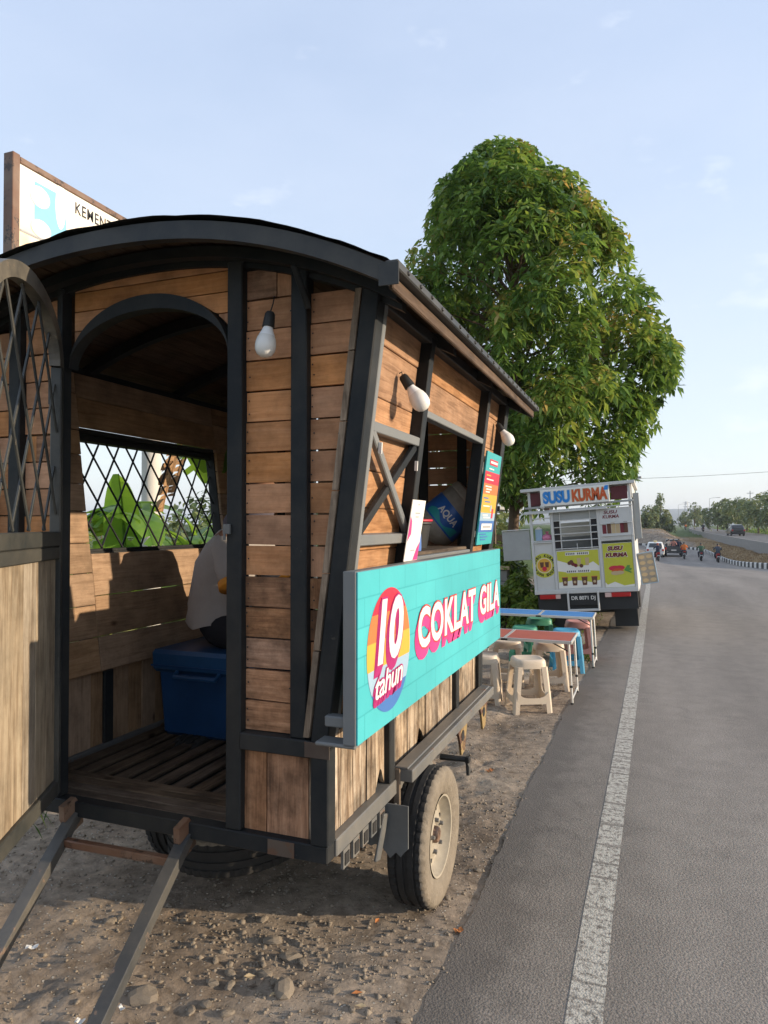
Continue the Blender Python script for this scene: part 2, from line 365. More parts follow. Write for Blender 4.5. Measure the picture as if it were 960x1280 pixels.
# ------------------------------------------------------------------ terrain
def vnoise(x, y, seed=0):
    xi = np.floor(x).astype(np.int64); yi = np.floor(y).astype(np.int64); fx = x - xi; fy = y - yi
    fx = fx * fx * (3 - 2 * fx); fy = fy * fy * (3 - 2 * fy)
    def h(a, b):
        n = (a * 374761393 + b * 668265263 + seed * 974711) & 0x7fffffff
        n = ((n ^ (n >> 13)) * 1274126177) & 0x7fffffff
        return ((n ^ (n >> 16)) & 0xffff) / 65535.0
    return (h(xi, yi) * (1 - fx) + h(xi + 1, yi) * fx) * (1 - fy) + (h(xi, yi + 1) * (1 - fx) + h(xi + 1, yi + 1) * fx) * fy
def sm(a, b, x): t = np.clip((x - a) / (b - a), 0, 1); return t * t * (3 - 2 * t)
def zr(y): return -1.7 * sm(15, 70, np.asarray(y, float))
def bend_left(y): y = np.asarray(y, float); return -np.where(y > 88, ((y - 88) / 10) ** 2 * 1.0, 0)
def bend_right(y): y = np.asarray(y, float); return np.where(y > 60, ((y - 60) / 218) ** 2 * 5.0, 0)
def edge_x(y): y = np.asarray(y, float); return -.70 + .012 * np.clip(y - 4, 0, 14) + bend_left(y)
def ground_z(x, y):
    x = np.asarray(x, float); y = np.asarray(y, float)
    z0 = zr(y); xe = edge_x(y); xk = 6.1 + bend_left(y); u0 = 8.6 + bend_right(y); wv = np.clip(-z0 / 1.7, 0, 1)
    near = np.clip(1 - (np.abs(x) + np.abs(y - 4)) / 40, 0, 1)
    rough = ((vnoise(x * 2.2, y * 2.2, 1) - .5) * .045 + (vnoise(x * 7, y * 7, 2) - .5) * .024 + ((vnoise(x * 19, y * 19, 3) - .5) * .015 + (vnoise(x * 42, y * 42, 4) - .5) * .009) * (1 + 1.1 * sm(.45, .7, vnoise(x * 1.7, y * 1.7, 9))))
    away = sm(0.02, .5, xe - x)
    flatc = 1 - .55 * sm(0, .8, 1.2 - np.abs(x + 1.7)) * sm(0, .8, 1.5 - np.abs(y - 3.1))
    shoulder = z0 - .005 - .012 * away + rough * (.18 + .82 * away) * flatc * near - .14 * sm(.5, 1.0, xe - x) * sm(9.0, 10.6, y) * (1 - sm(16, 22, y)) - .12 * sm(2.5, 4.5, xe - x)
    under = z0 - .06
    bump = 1.5 * sm(104, 128, y) * (1 - sm(1.5, 5.0, x))
    bank = z0 - .02 + (-.80 * wv + bump - z0) * sm(0.1, 2.2, x - xk) + (vnoise(x * .9, y * .35, 6) - .5) * .22 * sm(.2, 1.2, x - xk) * wv
    bank = np.where(x > u0 - .5, np.minimum(bank, -.70 * wv - .05 + 0 * x), bank)
    up = -.06 + 0 * x
    right = .02 + (vnoise(x * .2, y * .2, 8) - .5) * .3 + np.clip(x - u0 - 9, 0, 40) * .01
    z = np.where(x < xe + .12, shoulder, np.where(x < xk + .1, under, np.where(x < u0, bank, np.where(x < u0 + 7.4, up, right))))
    z = np.where(y < -5, np.minimum(z, 0), z)
    return z
def axis_pts(segs):
    out = []
    for a, b, st in segs: out += list(np.arange(a, b, st))
    return np.array(out + [segs[-1][1]])
gx = axis_pts([(-4000, -400, 400), (-400, -60, 40), (-60, -14, 4), (-14, -5, .6), (-5, -3.2, .15), (-3.2, -.35, .03), (-.35, 6, .5), (6, 9, .15), (9, 16, .5), (16, 40, 4), (40, 400, 40), (400, 4000, 400)])
gy = axis_pts([(-200, -20, 30), (-20, 0, 2), (0, 1.1, .1), (1.1, 5.2, .03), (5.2, 9, .07), (9, 20, .3), (20, 150, 1.5), (150, 400, 10), (400, 4600, 300)])
GX, GY = np.meshgrid(gx, gy); GZ = ground_z(GX, GY)
nx, ny = len(gx), len(gy)
idx = np.arange(nx * ny).reshape(ny, nx)
F = np.stack([idx[:-1, :-1], idx[:-1, 1:], idx[1:, 1:], idx[1:, :-1]], -1).reshape(-1, 4)
def ground_mat():
    m, t, b = new_mat('earth'); Lk = t.links.new
    ge = N(t, 'ShaderNodeNewGeometry'); sx = N(t, 'ShaderNodeSeparateXYZ'); Lk(ge.outputs['Position'], sx.inputs[0])
    def noise(sc, det=6, rough=.6):
        n = N(t, 'ShaderNodeTexNoise'); n.inputs['Scale'].default_value = sc; n.inputs['Detail'].default_value = det; n.inputs['Roughness'].default_value = rough; Lk(ge.outputs['Position'], n.inputs['Vector']); return n
    n1 = noise(1.3, 7); n2 = noise(16, 8, .7); n3 = noise(.35, 4)
    soil = ramp(t, [(.28, (.125, .096, .070)), (.43, (.235, .186, .140)), (.57, (.33, .268, .206)), (.72, (.41, .34, .265))]); Lk(n1.outputs['Fac'], soil.inputs[0])
    grit = ramp(t, [(.30, (.5, .47, .44)), (.5, (.95, .95, .95)), (.7, (1.4, 1.35, 1.3))]); Lk(n2.outputs['Fac'], grit.inputs[0])
    m1 = N(t, 'ShaderNodeMix', data_type='RGBA', blend_type='MULTIPLY'); m1.inputs[0].default_value = 1; Lk(soil.outputs[0], m1.inputs[6]); Lk(grit.outputs[0], m1.inputs[7])
    vo = N(t, 'ShaderNodeTexVoronoi'); vo.inputs['Scale'].default_value = 55; Lk(ge.outputs['Position'], vo.inputs['Vector'])
    peb = ramp(t, [(.0, (1, 1, 1)), (.24, (1, 1, 1)), (.34, (0, 0, 0))]); Lk(vo.outputs['Distance'], peb.inputs[0])
    pw = N(t, 'ShaderNodeTexWhiteNoise'); Lk(vo.outputs['Color'], pw.inputs['Vector'])
    pr = ramp(t, [(.72, (0, 0, 0)), (.74, (1, 1, 1))]); Lk(pw.outputs['Value'], pr.inputs[0])
    pm = N(t, 'ShaderNodeMath', operation='MULTIPLY'); Lk(peb.outputs[0], pm.inputs[0]); Lk(pr.outputs[0], pm.inputs[1])
    pc = ramp(t, [(.0, (.22, .19, .16)), (.9, (.45, .40, .33))]); Lk(pw.outputs['Value'], pc.inputs[0])
    m2 = N(t, 'ShaderNodeMix', data_type='RGBA'); Lk(pm.outputs[0], m2.inputs[0]); Lk(m1.outputs[2], m2.inputs[6]); Lk(pc.outputs[0], m2.inputs[7])
    # grass to the left of the verge, dry grass on the median bank, green beyond
    ng = noise(2.0, 6); grn = ramp(t, [(.3, (.035, .06, .015)), (.5, (.07, .11, .03)), (.7, (.16, .17, .06))]); Lk(ng.outputs['Fac'], grn.inputs[0])
    dry = ramp(t, [(.3, (.17, .115, .055)), (.5, (.30, .21, .11)), (.7, (.40, .30, .17))]); Lk(ng.outputs['Fac'], dry.inputs[0])
    def mask(sock, a, b_, wob):
        n = N(t, 'ShaderNodeMath', operation='MULTIPLY_ADD'); Lk(n1.outputs['Fac'], n.inputs[0]); n.inputs[1].default_value = wob; Lk(sock, n.inputs[2])
        r = N(t, 'ShaderNodeMapRange'); Lk(n.outputs[0], r.inputs['Value']); r.inputs['From Min'].default_value = a; r.inputs['From Max'].default_value = b_; return r.outputs[0]
    gl = mask(sx.outputs['X'], -2.6, -3.1, 1.6); dr = mask(sx.outputs['X'], 5.6, 6.0, .1); gr = mask(sx.outputs['X'], 15, 16.5, 1.0); far = mask(sx.outputs['Y'], 128, 150, 6)
    last = m2.outputs[2]
    for fac, c in ((gl, grn), (dr, dry), (gr, grn), (far, grn)):
        q = N(t, 'ShaderNodeMix', data_type='RGBA'); Lk(fac, q.inputs[0]); Lk(last, q.inputs[6]); Lk(c.outputs[0], q.inputs[7]); last = q.outputs[2]
    Lk(last, b.inputs['Base Color']); b.inputs['Roughness'].default_value = .95; b.inputs['Specular IOR Level'].default_value = .1
    bp = N(t, 'ShaderNodeBump'); bp.inputs['Strength'].default_value = .9; bp.inputs['Distance'].default_value = .012
    ad = N(t, 'ShaderNodeMath', operation='ADD'); Lk(n2.outputs['Fac'], ad.inputs[0]); Lk(pm.outputs[0], ad.inputs[1]); Lk(ad.outputs[0], bp.inputs['Height']); Lk(bp.outputs[0], b.inputs['Normal'])
    return m
ground_mat()
gme = fast_mesh('ground', np.stack([GX, GY, GZ], -1).reshape(-1, 3), F, 'earth', smooth=True)
tag(link_mesh('ground', gme), kind='structure')

# ------------------------------------------------------------------ roads
def asphalt_mat(name, base, speck, sc=420, patchy=.3):
    m, t, b = new_mat(name); Lk = t.links.new
    ge = N(t, 'ShaderNodeNewGeometry')
    def noise(sc_, det=5, rough=.6, vec=None):
        n = N(t, 'ShaderNodeTexNoise'); n.inputs['Scale'].default_value = sc_; n.inputs['Detail'].default_value = det; n.inputs['Roughness'].default_value = rough
        Lk(vec or ge.outputs['Position'], n.inputs['Vector']); return n
    n1 = noise(sc * .35, 4, .7)
    mp = N(t, 'ShaderNodeMapping'); mp.inputs['Scale'].default_value = (1.6, .22, 1); Lk(ge.outputs['Position'], mp.inputs['Vector']); n2 = noise(.9, 5, .55, mp.outputs[0])
    n4 = noise(5, 6, .65)
    r1 = ramp(t, [(.30, [x * .50 for x in base]), (.5, base), (.68, speck)]); Lk(n1.outputs['Fac'], r1.inputs[0])
    r2 = ramp(t, [(.3, (1 - patchy,) * 3), (.7, (1 + patchy * .5,) * 3)]); Lk(n2.outputs['Fac'], r2.inputs[0])
    r4 = ramp(t, [(.3, (.86,) * 3), (.7, (1.1,) * 3)]); Lk(n4.outputs['Fac'], r4.inputs[0])
    mu = N(t, 'ShaderNodeMix', data_type='RGBA', blend_type='MULTIPLY'); mu.inputs[0].default_value = 1; Lk(r1.outputs[0], mu.inputs[6]); Lk(r2.outputs[0], mu.inputs[7])
    mu2 = N(t, 'ShaderNodeMix', data_type='RGBA', blend_type='MULTIPLY'); mu2.inputs[0].default_value = 1; Lk(mu.outputs[2], mu2.inputs[6]); Lk(r4.outputs[0], mu2.inputs[7])
    Lk(mu2.outputs[2], b.inputs['Base Color']); b.inputs['Roughness'].default_value = .82; b.inputs['Specular IOR Level'].default_value = .3
    vo = N(t, 'ShaderNodeTexVoronoi'); vo.inputs['Scale'].default_value = sc * .42; Lk(ge.outputs['Position'], vo.inputs['Vector'])
    bp = N(t, 'ShaderNodeBump'); bp.inputs['Strength'].default_value = .5; bp.inputs['Distance'].default_value = .0035; bp.invert = True
    nb = noise(34, 6, .7); ab = N(t, 'ShaderNodeMath', operation='SUBTRACT'); Lk(vo.outputs['Distance'], ab.inputs[0]); Lk(nb.outputs['Fac'], ab.inputs[1])
    Lk(ab.outputs[0], bp.inputs['Height']); Lk(bp.outputs[0], b.inputs['Normal'])
    return m, t, b, mu2
asphalt_mat('asphalt', (.240, .212, .184), (.33, .295, .26), patchy=.22, sc=300)
def edge_band(t, b):
    """uneven darker band along the left asphalt edge, paler wheel tracks, a few cracks"""
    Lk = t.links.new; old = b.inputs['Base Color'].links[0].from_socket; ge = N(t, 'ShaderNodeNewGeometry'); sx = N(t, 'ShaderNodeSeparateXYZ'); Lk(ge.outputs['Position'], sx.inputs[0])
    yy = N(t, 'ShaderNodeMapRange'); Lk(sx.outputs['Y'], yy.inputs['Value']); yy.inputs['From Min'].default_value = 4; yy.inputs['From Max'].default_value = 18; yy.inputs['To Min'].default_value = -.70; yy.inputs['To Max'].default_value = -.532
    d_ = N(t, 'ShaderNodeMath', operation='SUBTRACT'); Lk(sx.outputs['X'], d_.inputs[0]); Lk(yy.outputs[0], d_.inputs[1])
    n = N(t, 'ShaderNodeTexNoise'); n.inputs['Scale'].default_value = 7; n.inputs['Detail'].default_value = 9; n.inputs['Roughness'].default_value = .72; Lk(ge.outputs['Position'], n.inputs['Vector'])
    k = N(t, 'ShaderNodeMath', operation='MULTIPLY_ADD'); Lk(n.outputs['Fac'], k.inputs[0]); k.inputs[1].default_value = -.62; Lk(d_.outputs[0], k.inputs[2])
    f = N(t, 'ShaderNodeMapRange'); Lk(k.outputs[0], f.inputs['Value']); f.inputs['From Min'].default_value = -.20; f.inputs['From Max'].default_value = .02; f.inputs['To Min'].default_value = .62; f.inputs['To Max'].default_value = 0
    q = N(t, 'ShaderNodeMix', data_type='RGBA'); Lk(f.outputs[0], q.inputs[0]); Lk(old, q.inputs[6]); q.inputs[7].default_value = (.085, .076, .068, 1)  # asphalt colour darkens unevenly towards its left edge
    tw = N(t, 'ShaderNodeMath', operation='SINE'); tm = N(t, 'ShaderNodeMath', operation='MULTIPLY'); Lk(sx.outputs['X'], tm.inputs[0]); tm.inputs[1].default_value = 3.9; Lk(tm.outputs[0], tw.inputs[0])
    tr_ = N(t, 'ShaderNodeMapRange'); Lk(tw.outputs[0], tr_.inputs['Value']); tr_.inputs['From Min'].default_value = -1; tr_.inputs['To Min'].default_value = .90; tr_.inputs['To Max'].default_value = 1.06
    vo = N(t, 'ShaderNodeTexVoronoi', feature='DISTANCE_TO_EDGE'); vo.inputs['Scale'].default_value = .42; wob = N(t, 'ShaderNodeTexNoise'); wob.inputs['Scale'].default_value = 2.2; wob.inputs['Detail'].default_value = 6; Lk(ge.outputs['Position'], wob.inputs['Vector'])
    wa = N(t, 'ShaderNodeVectorMath', operation='ADD'); Lk(ge.outputs['Position'], wa.inputs[0]); Lk(wob.outputs['Color'], wa.inputs[1]); Lk(wa.outputs[0], vo.inputs['Vector'])
    cr = ramp(t, [(.0, (.80, .80, .80)), (.005, (1, 1, 1))]); Lk(vo.outputs['Distance'], cr.inputs[0])
    m1 = N(t, 'ShaderNodeMix', data_type='RGBA', blend_type='MULTIPLY'); m1.inputs[0].default_value = 1; Lk(q.outputs[2], m1.inputs[6]); Lk(tr_.outputs[0], m1.inputs[7])
    m2 = N(t, 'ShaderNodeMix', data_type='RGBA', blend_type='MULTIPLY'); m2.inputs[0].default_value = .8; Lk(m1.outputs[2], m2.inputs[6]); Lk(cr.outputs[0], m2.inputs[7]); Lk(m2.outputs[2], b.inputs['Base Color'])
edge_band(MATS['asphalt'].node_tree, [n_ for n_ in MATS['asphalt'].node_tree.nodes if n_.type == 'BSDF_PRINCIPLED'][0])
m, t, b, base_mix = asphalt_mat('line_paint', (.20, .178, .155), (.29, .26, .23), sc=300)
ge = N(t, 'ShaderNodeNewGeometry'); n = N(t, 'ShaderNodeTexNoise'); n.inputs['Scale'].default_value = 38; n.inputs['Detail'].default_value = 7; n.inputs['Roughness'].default_value = .72
t.links.new(ge.outputs['Position'], n.inputs['Vector']); rr = ramp(t, [(.40, (0, 0, 0)), (.54, (1, 1, 1))]); t.links.new(n.outputs['Fac'], rr.inputs[0])
mp = N(t, 'ShaderNodeMapping'); mp.inputs['Scale'].default_value = (.3, 9, 1); t.links.new(ge.outputs['Position'], mp.inputs['Vector'])
n3 = N(t, 'ShaderNodeTexNoise'); n3.inputs['Scale'].default_value = 2.2; n3.inputs['Detail'].default_value = 4; t.links.new(mp.outputs[0], n3.inputs['Vector']); r3 = ramp(t, [(.38, (.2, .2, .2)), (.43, (1, 1, 1))]); t.links.new(n3.outputs['Fac'], r3.inputs[0])
mm = N(t, 'ShaderNodeMath', operation='MULTIPLY'); t.links.new(rr.outputs[0], mm.inputs[0]); t.links.new(r3.outputs[0], mm.inputs[1])
q = N(t, 'ShaderNodeMix', data_type='RGBA'); t.links.new(mm.outputs[0], q.inputs[0]); t.links.new(base_mix.outputs[2], q.inputs[6]); q.inputs[7].default_value = (.47, .445, .39, 1)
t.links.new(q.outputs[2], b.inputs['Base Color'])
def strip(name, fx0, fx1, ys, fz, m, nxs=6, kind='structure'):
    V = []; k = nxs + 1
    for y in ys:
        a, b_ = float(fx0(y)), float(fx1(y))
        for i in range(k): V.append((a + (b_ - a) * i / nxs, y, float(fz(y))))
    n_ = len(ys); ii = np.arange(n_ * k).reshape(n_, k)
    Fq = np.stack([ii[:-1, :-1], ii[:-1, 1:], ii[1:, 1:], ii[1:, :-1]], -1).reshape(-1, 4)
    o = link_mesh(name, fast_mesh(name, np.array(V), Fq, m, smooth=True)); return tag(o, kind=kind)
ysr = np.concatenate([np.arange(-20, 0, 1.), np.arange(0, 14, .035), np.arange(14, 30, .25), np.arange(30, 175, 1.)])
ejag = lambda y: edge_x(y) + (vnoise(np.array([y * 1.4]), np.array([.5]), 11)[0] - .5) * .05 + (vnoise(np.array([y * 7.]), np.array([1.5]), 12)[0] - .5) * .018 + (vnoise(np.array([y * 24.]), np.array([2.5]), 13)[0] - .5) * .016
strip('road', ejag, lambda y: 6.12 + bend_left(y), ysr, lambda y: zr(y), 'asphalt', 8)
ysl = np.concatenate([np.arange(-20, 14, .2), np.arange(14, 130, 1.)])
lx = lambda y: -.265 + .010 * max(0, min(y - 3, 16)) + bend_left(y)
tag(strip('edge_line', lx, lambda y: lx(y) + .115, ysl, lambda y: zr(y) + .0015, 'line_paint', 2), 'worn white line painted along the left edge of the road', None)
asphalt_mat('asphalt_far', (.13, .125, .12), (.19, .18, .17), 60)
ysu = np.concatenate([np.arange(-20, 60, 4.), np.arange(60, 420, 5.)])
strip('upper_road', lambda y: 8.6 + bend_right(y), lambda y: 16.0 + bend_right(y), ysu, lambda y: .05, 'asphalt_far', 2)
# retaining wall of the upper road
mat('old_concrete', (.27, .255, .235), .9, var=.25, scale=2.5, bump=.3)
mat('kerb_white', (.62, .60, .56), .8, var=.15, scale=4)
mat('kerb_black', (.035, .034, .033), .8, var=.25, scale=4)
wb = MB(); yy = list(np.arange(22, 300, 6.))
for a, b_ in zip(yy[:-1], yy[1:]):
    x0, x1 = 8.42 + float(bend_right(a)), 8.42 + float(bend_right(b_)); za, zb2 = -1.1, -1.1
    wb.add([(x0, a, za), (x0 + .17, a, za), (x0 + .17, a, .16), (x0, a, .16), (x1, b_, zb2), (x1 + .17, b_, zb2), (x1 + .17, b_, .16), (x1, b_, .16)], [(0, 4, 7, 3), (3, 7, 6, 2), (1, 2, 6, 5), (0, 3, 2, 1), (4, 5, 6, 7)])
tag(wb.build('retaining_wall', 'old_concrete'), 'low grey concrete retaining wall along the raised road', 'wall')
# kerb: black and white blocks one by one
kr = empty('painted_kerb', T(6.1, 43, float(zr(43))), 'kerb of alternating black and white blocks below the dry grass bank', 'kerb')
kme = [MB().box(-.02, .2, 0, .98, -.1, .30, b=.03).mesh('block', q_) for q_ in ('kerb_white', 'kerb_black')]
for i in range(34, 134):
    ym = i + .0; link_mesh('block', kme[i % 2], kr, T(6.1 + float(bend_left(ym)), ym, float(zr(ym))) @ RZ(math.degrees(math.atan(float(-(bend_left(ym + 1) - bend_left(ym)))))))
# far hills
mat('hill_green', (.07, .10, .09), .95, var=.3, scale=.01)
def hills(name, y0, spans):
    V = []; Fh = []; n_ = 160
    for i in range(n_ + 1):
        x = -2600 + 5200 * i / n_; h = 0
        for cx, hw, hh in spans: h += hh * math.exp(-((x - cx) / hw) ** 2)
        h *= .85 + .3 * float(vnoise(np.array([i * .45]), np.array([.3]), 21)[0]); V += [(x, y0, -3), (x, y0 + 60, h * .6), (x, y0 + 260, h), (x, y0 + 500, -3)]
    for i in range(n_):
        for k in range(3): Fh.append((4 * i + k, 4 * i + 4 + k, 4 * i + 5 + k, 4 * i + 1 + k))
    return tag(MB().add(V, Fh).build(name, 'hill_green', smooth=True), kind='structure')
hills('hills', 2300, [(-100, 300, 44), (240, 170, 34), (-800, 500, 46), (900, 600, 14)])
# ------------------------------------------------------------------ the wagon stall
CX = -1.73; FY = 2.08; RYB = 4.25; TAN = .127; FLOOR = .55
cart = empty('food_wagon', T(CX, 3.15, 0), 'wooden wagon stall with arched dark roof, black frame and open lattice door', 'food cart')
mir = lambda x: 2 * CX - x
a_ = math.atan(TAN); ca, sa = math.cos(a_), math.sin(a_)
MR = axes((-.985, 0, .865), (0, 1, 0), (sa, 0, ca), (ca, 0, -sa))
ML = axes((mir(-.985), 0, .865), (0, -1, 0), (-sa, 0, ca), (-ca, 0, -sa))
bz = lambda z: (z - .865) / ca
xw = lambda z: -.985 + TAN * (z - .865)          # outer line of the right wall
RW = 1.03; RZE = 2.345; RZT = 2.595
def zroof(x):
    t_ = min(1, abs(x - CX) / RW); return RZE + (RZT - RZE) * (1 - t_ ** 2.2)
fp = 'frame_paint'
# --- chassis
box('bottom_beam', fp, cart, mir(-.98), -.98, FY - .025, FY + .03, .495, .552)
box('bottom_beam', fp, cart, mir(-.98), -.98, RYB - .03, RYB + .025, .495, .552)
for s_ in (0, 1):
    x0, x1 = (-1.035, -.972) if s_ == 0 else (mir(-.972), mir(-1.035))
    box('side_rail', 'rail_steel', cart, x0, x1, FY + .031, RYB - .031, .497, .556)
box('outer_rail', 'rail_steel', cart, -.9715, -.905, 2.70, RYB + .02, .547, .598)
box('rail_lip', 'rail_steel', cart, -.985, -.925, 2.70, RYB, .5985, .606)
box('corner_plate', 'rust_patch', cart, -1.20, -1.10, FY - .0285, FY - .0255, .498, .548, b=.0008)
box('corner_plate', 'rust_patch', cart, -1.06, -.97, FY - .0335, FY - .0305, .838, .888, b=.0008)
for k in range(5):      # little loops under the side rail
    y = 2.17 + k * .085
    MB().box(-.985, -.975, y, y + .055, .43, .495).box(-.984, -.972, y + .01, y + .045, .44, .48, mi=1).build('step_loop', ['rail_steel', 'black_rubber'], cart)
for y in (2.52, 2.62): beam('hanger', 'rail_steel', cart, (-.97, y + .04, .47), (-.99, y, .30), .05, .012, up=(1, 0, 0))
# --- floor
for k in range(4): box('floor_board', 'floor_board', cart, mir(-1.05), -1.05, 2.112 + k * .055, 2.164 + k * .055, .53, FLOOR)
k = 0; x = mir(-1.06)
while x < -1.08:
    box('floor_slat', 'floor_board', cart, x, x + .062, 2.335, RYB - .06, .528, .546); x += .098; k += 1
box('floor_sheet', 'bitumen', cart, mir(-1.045), -1.045, 2.335, RYB - .05, .512, .524)
# --- front and rear frames
for yy, sg in ((FY, 1), (RYB, -1)):
    y0, y1 = (yy - .02, yy + .035) if sg > 0 else (yy - .035, yy + .02)
    for x0, x1 in ((-1.372, -1.312), (-1.122, -1.062)):
        for m_ in (0, 1):
            a, b_ = (x0, x1) if m_ == 0 else (mir(x1), mir(x0))
            if m_ == 1 and x0 < -1.2: b_ = a + .026
            zb_ = .89 if x0 > -1.2 else .552
            box('post', fp, cart, a, b_, y0, y1, zb_, zroof((a + b_) / 2) - .05)
    for m_ in (0, 1):
        f_ = (lambda q: q) if m_ == 0 else mir
        # slanted corner post and the short upright below it
        p0 = (f_(xw(.88) - .032), yy + sg * .006, .86); p1 = (f_(xw(2.36) - .032), yy + sg * .006, 2.37)
        beam('corner_post', fp, cart, p0, p1, .062, .062, up=(0, 1, 0))
        xa, xb_ = sorted((f_(-1.04), f_(-.976)))
        box('corner_post', fp, cart, xa, xb_, yy - .03 if sg > 0 else yy - .03, yy + .03, .553, .865)
        xa, xb_ = sorted((f_(-1.3115), f_(-1.0405)))
        box('waist_beam', fp, cart, xa, xb_, y0 - .008 if sg > 0 else y0, y1 if sg > 0 else y1 + .008, .832, .889)
box('waist_beam', fp, cart, mir(-1.3115), -1.3115, RYB - .035, RYB + .02, .832, .889)
# --- front boards
def xz_piece(name, m_, poly, y0, y1, parent=cart):
    xs = [p[0] for p in poly]; zs = [p[1] for p in poly]; cx, cz = (min(xs) + max(xs)) / 2, (min(zs) + max(zs)) / 2
    M = axes((cx, (y0 + y1) / 2, cz), (1, 0, 0), (0, 0, 1), (0, -1, 0))
    if (max(zs) - min(zs)) > (max(xs) - min(xs)):
        M = axes((cx, (y0 + y1) / 2, cz), (0, 0, 1), (-1, 0, 0), (0, -1, 0))
        poly = [(z - cz, -(x - cx)) for x, z in poly]
    else: poly = [(x - cx, z - cz) for x, z in poly]
    area = sum(poly[i][0] * poly[(i + 1) % len(poly)][1] - poly[(i + 1) % len(poly)][0] * poly[i][1] for i in range(len(poly)))
    if area < 0: poly = poly[::-1]
    h = (y1 - y0) / 2
    return MB().prism(poly, -h, h).build(name, m_, parent, M)
rows = [.8915 + i * .1065 for i in range(17)]
rnd = random.Random(5)
for yy, sg in ((FY, 1), (RYB, -1)):
    for m_ in (0, 1):
        f_ = (lambda q: q) if m_ == 0 else mir
        for z0, z1 in zip(rows[:-1], rows[1:]):
            z1 -= .0065; dy = rnd.uniform(-.003, .003); ya, yb = (yy + .012 + dy, yy + .030 + dy) if sg > 0 else (yy - .030 + dy, yy - .012 + dy)
            wb_ = 'wall_board' if z0 > rnd.uniform(1.35, 1.75) else 'old_wall_board'; zt = zroof(f_(-1.2)) - .052
            if z0 < zt - .02:
                zz = min(z1, zt); tilt = rnd.uniform(-.003, .003)
                if rnd.random() < .09:
                    xs = rnd.uniform(-1.27, -1.17)
                    xz_piece('wall_board', 'old_wall_board', [(f_(-1.311), z0), (f_(xs), z0 + tilt), (f_(xs), zz), (f_(-1.311), zz)], ya, yb)
                    xz_piece('wall_board', wb_, [(f_(xs + .003), z0), (f_(-1.123), z0), (f_(-1.123), zz), (f_(xs + .003), zz)], ya + .002, yb + .002)
                else: xz_piece('wall_board', wb_, [(f_(-1.311), z0), (f_(-1.123), z0 + tilt), (f_(-1.123), zz + tilt * .3), (f_(-1.311), zz)], ya, yb)
            zt = 2.40
            if z0 < zt - .02:
                zz = min(z1, zt)
                xz_piece('wall_board', wb_, [(f_(-1.061), z0), (f_(xw(z0) - .06), z0), (f_(xw(zz) - .06), zz), (f_(-1.061), zz)], ya, yb)
        # lower upright boards
        ya, yb = (yy + .008, yy + .026) if sg > 0 else (yy - .026, yy - .008)
        for x0, x1 in ((-1.311, -1.226), (-1.222, -1.066), (-1.063, -1.041)):
            xz_piece('skirt_board', 'skirt_board' if x0 > -1.07 else 'old_wall_board', [(f_(x0), .553), (f_(x1), .553), (f_(x1), .831), (f_(x0), .831)], ya, yb)
        # short slanted trim laths
        zc = .90
        while zc < 2.32:
            z2 = min(zc + rnd.uniform(.22, .30), 2.36); w_ = .021; o_ = .066
            xz_piece('trim_lath', 'trim_board', [(f_(xw(zc) - o_ - w_), zc), (f_(xw(zc) - o_), zc), (f_(xw(z2) - o_), z2), (f_(xw(z2) - o_ - w_), z2)], yy - .028 if sg > 0 else yy + .008, yy - .008 if sg > 0 else yy + .028)
            zc = z2 + .004
AHW = .358; ASP = 2.20; ARI = .19
arch_in = lambda x: ASP + ARI * math.sqrt(max(0, 1 - ((x - CX) / AHW) ** 2))
arch_out = lambda x: ASP + (ARI + .052) * math.sqrt(max(0, 1 - ((x - CX) / (AHW + .03)) ** 2))
for z0 in [2.2 + i * .075 for i in range(6)]:
    z1 = z0 + .071
    run = []
    for i in range(41):
        x = -2.087 + (.714) * i / 40; lo = max(z0, arch_out(x) - .01); hi = min(z1, zroof(x) - .055)
        if hi - lo > .004: run.append((x, lo, hi))
        if (hi - lo <= .004 or i == 40) and len(run) > 1:
            xz_piece('gable_board', 'wall_board', [(q_[0], q_[1]) for q_ in run] + [(q_[0], q_[2]) for q_ in run[::-1]], FY + .012, FY + .03); run = []
        elif hi - lo <= .004: run = []
for z0, z1 in zip(rows[:-1], rows[1:]):
    zz = min(z1 - .004, zroof(-1.4) - .05)
    if z0 < zz: xz_piece('wall_board', 'inner_board', [(mir(-1.373), z0), (-1.373, z0), (-1.373, zz), (mir(-1.373), zz)], RYB - .03, RYB - .012)
xz_piece('wall_board', 'inner_board', [(mir(-1.311), .553), (-1.311, .553), (-1.311, .831), (mir(-1.311), .831)], RYB - .026, RYB - .008)
pts_o = []; pts_i = []
for i in range(33):
    th = math.pi * i / 32; pts_i.append((CX + AHW * math.cos(th), ASP + ARI * math.sin(th))); pts_o.append((CX + (AHW + .002) * math.cos(th), ASP + (ARI + .055) * math.sin(th)))
mb = MB()
for i in range(32):
    q_ = [pts_i[i], pts_o[i], pts_o[i + 1], pts_i[i + 1]]
    mb.add([(x, FY - .015, z) for x, z in q_] + [(x, FY + .033, z) for x, z in q_], [(0, 1, 2, 3), (7, 6, 5, 4), (1, 5, 6, 2), (0, 3, 7, 4)])
mb.build('door_arch', fp, cart)
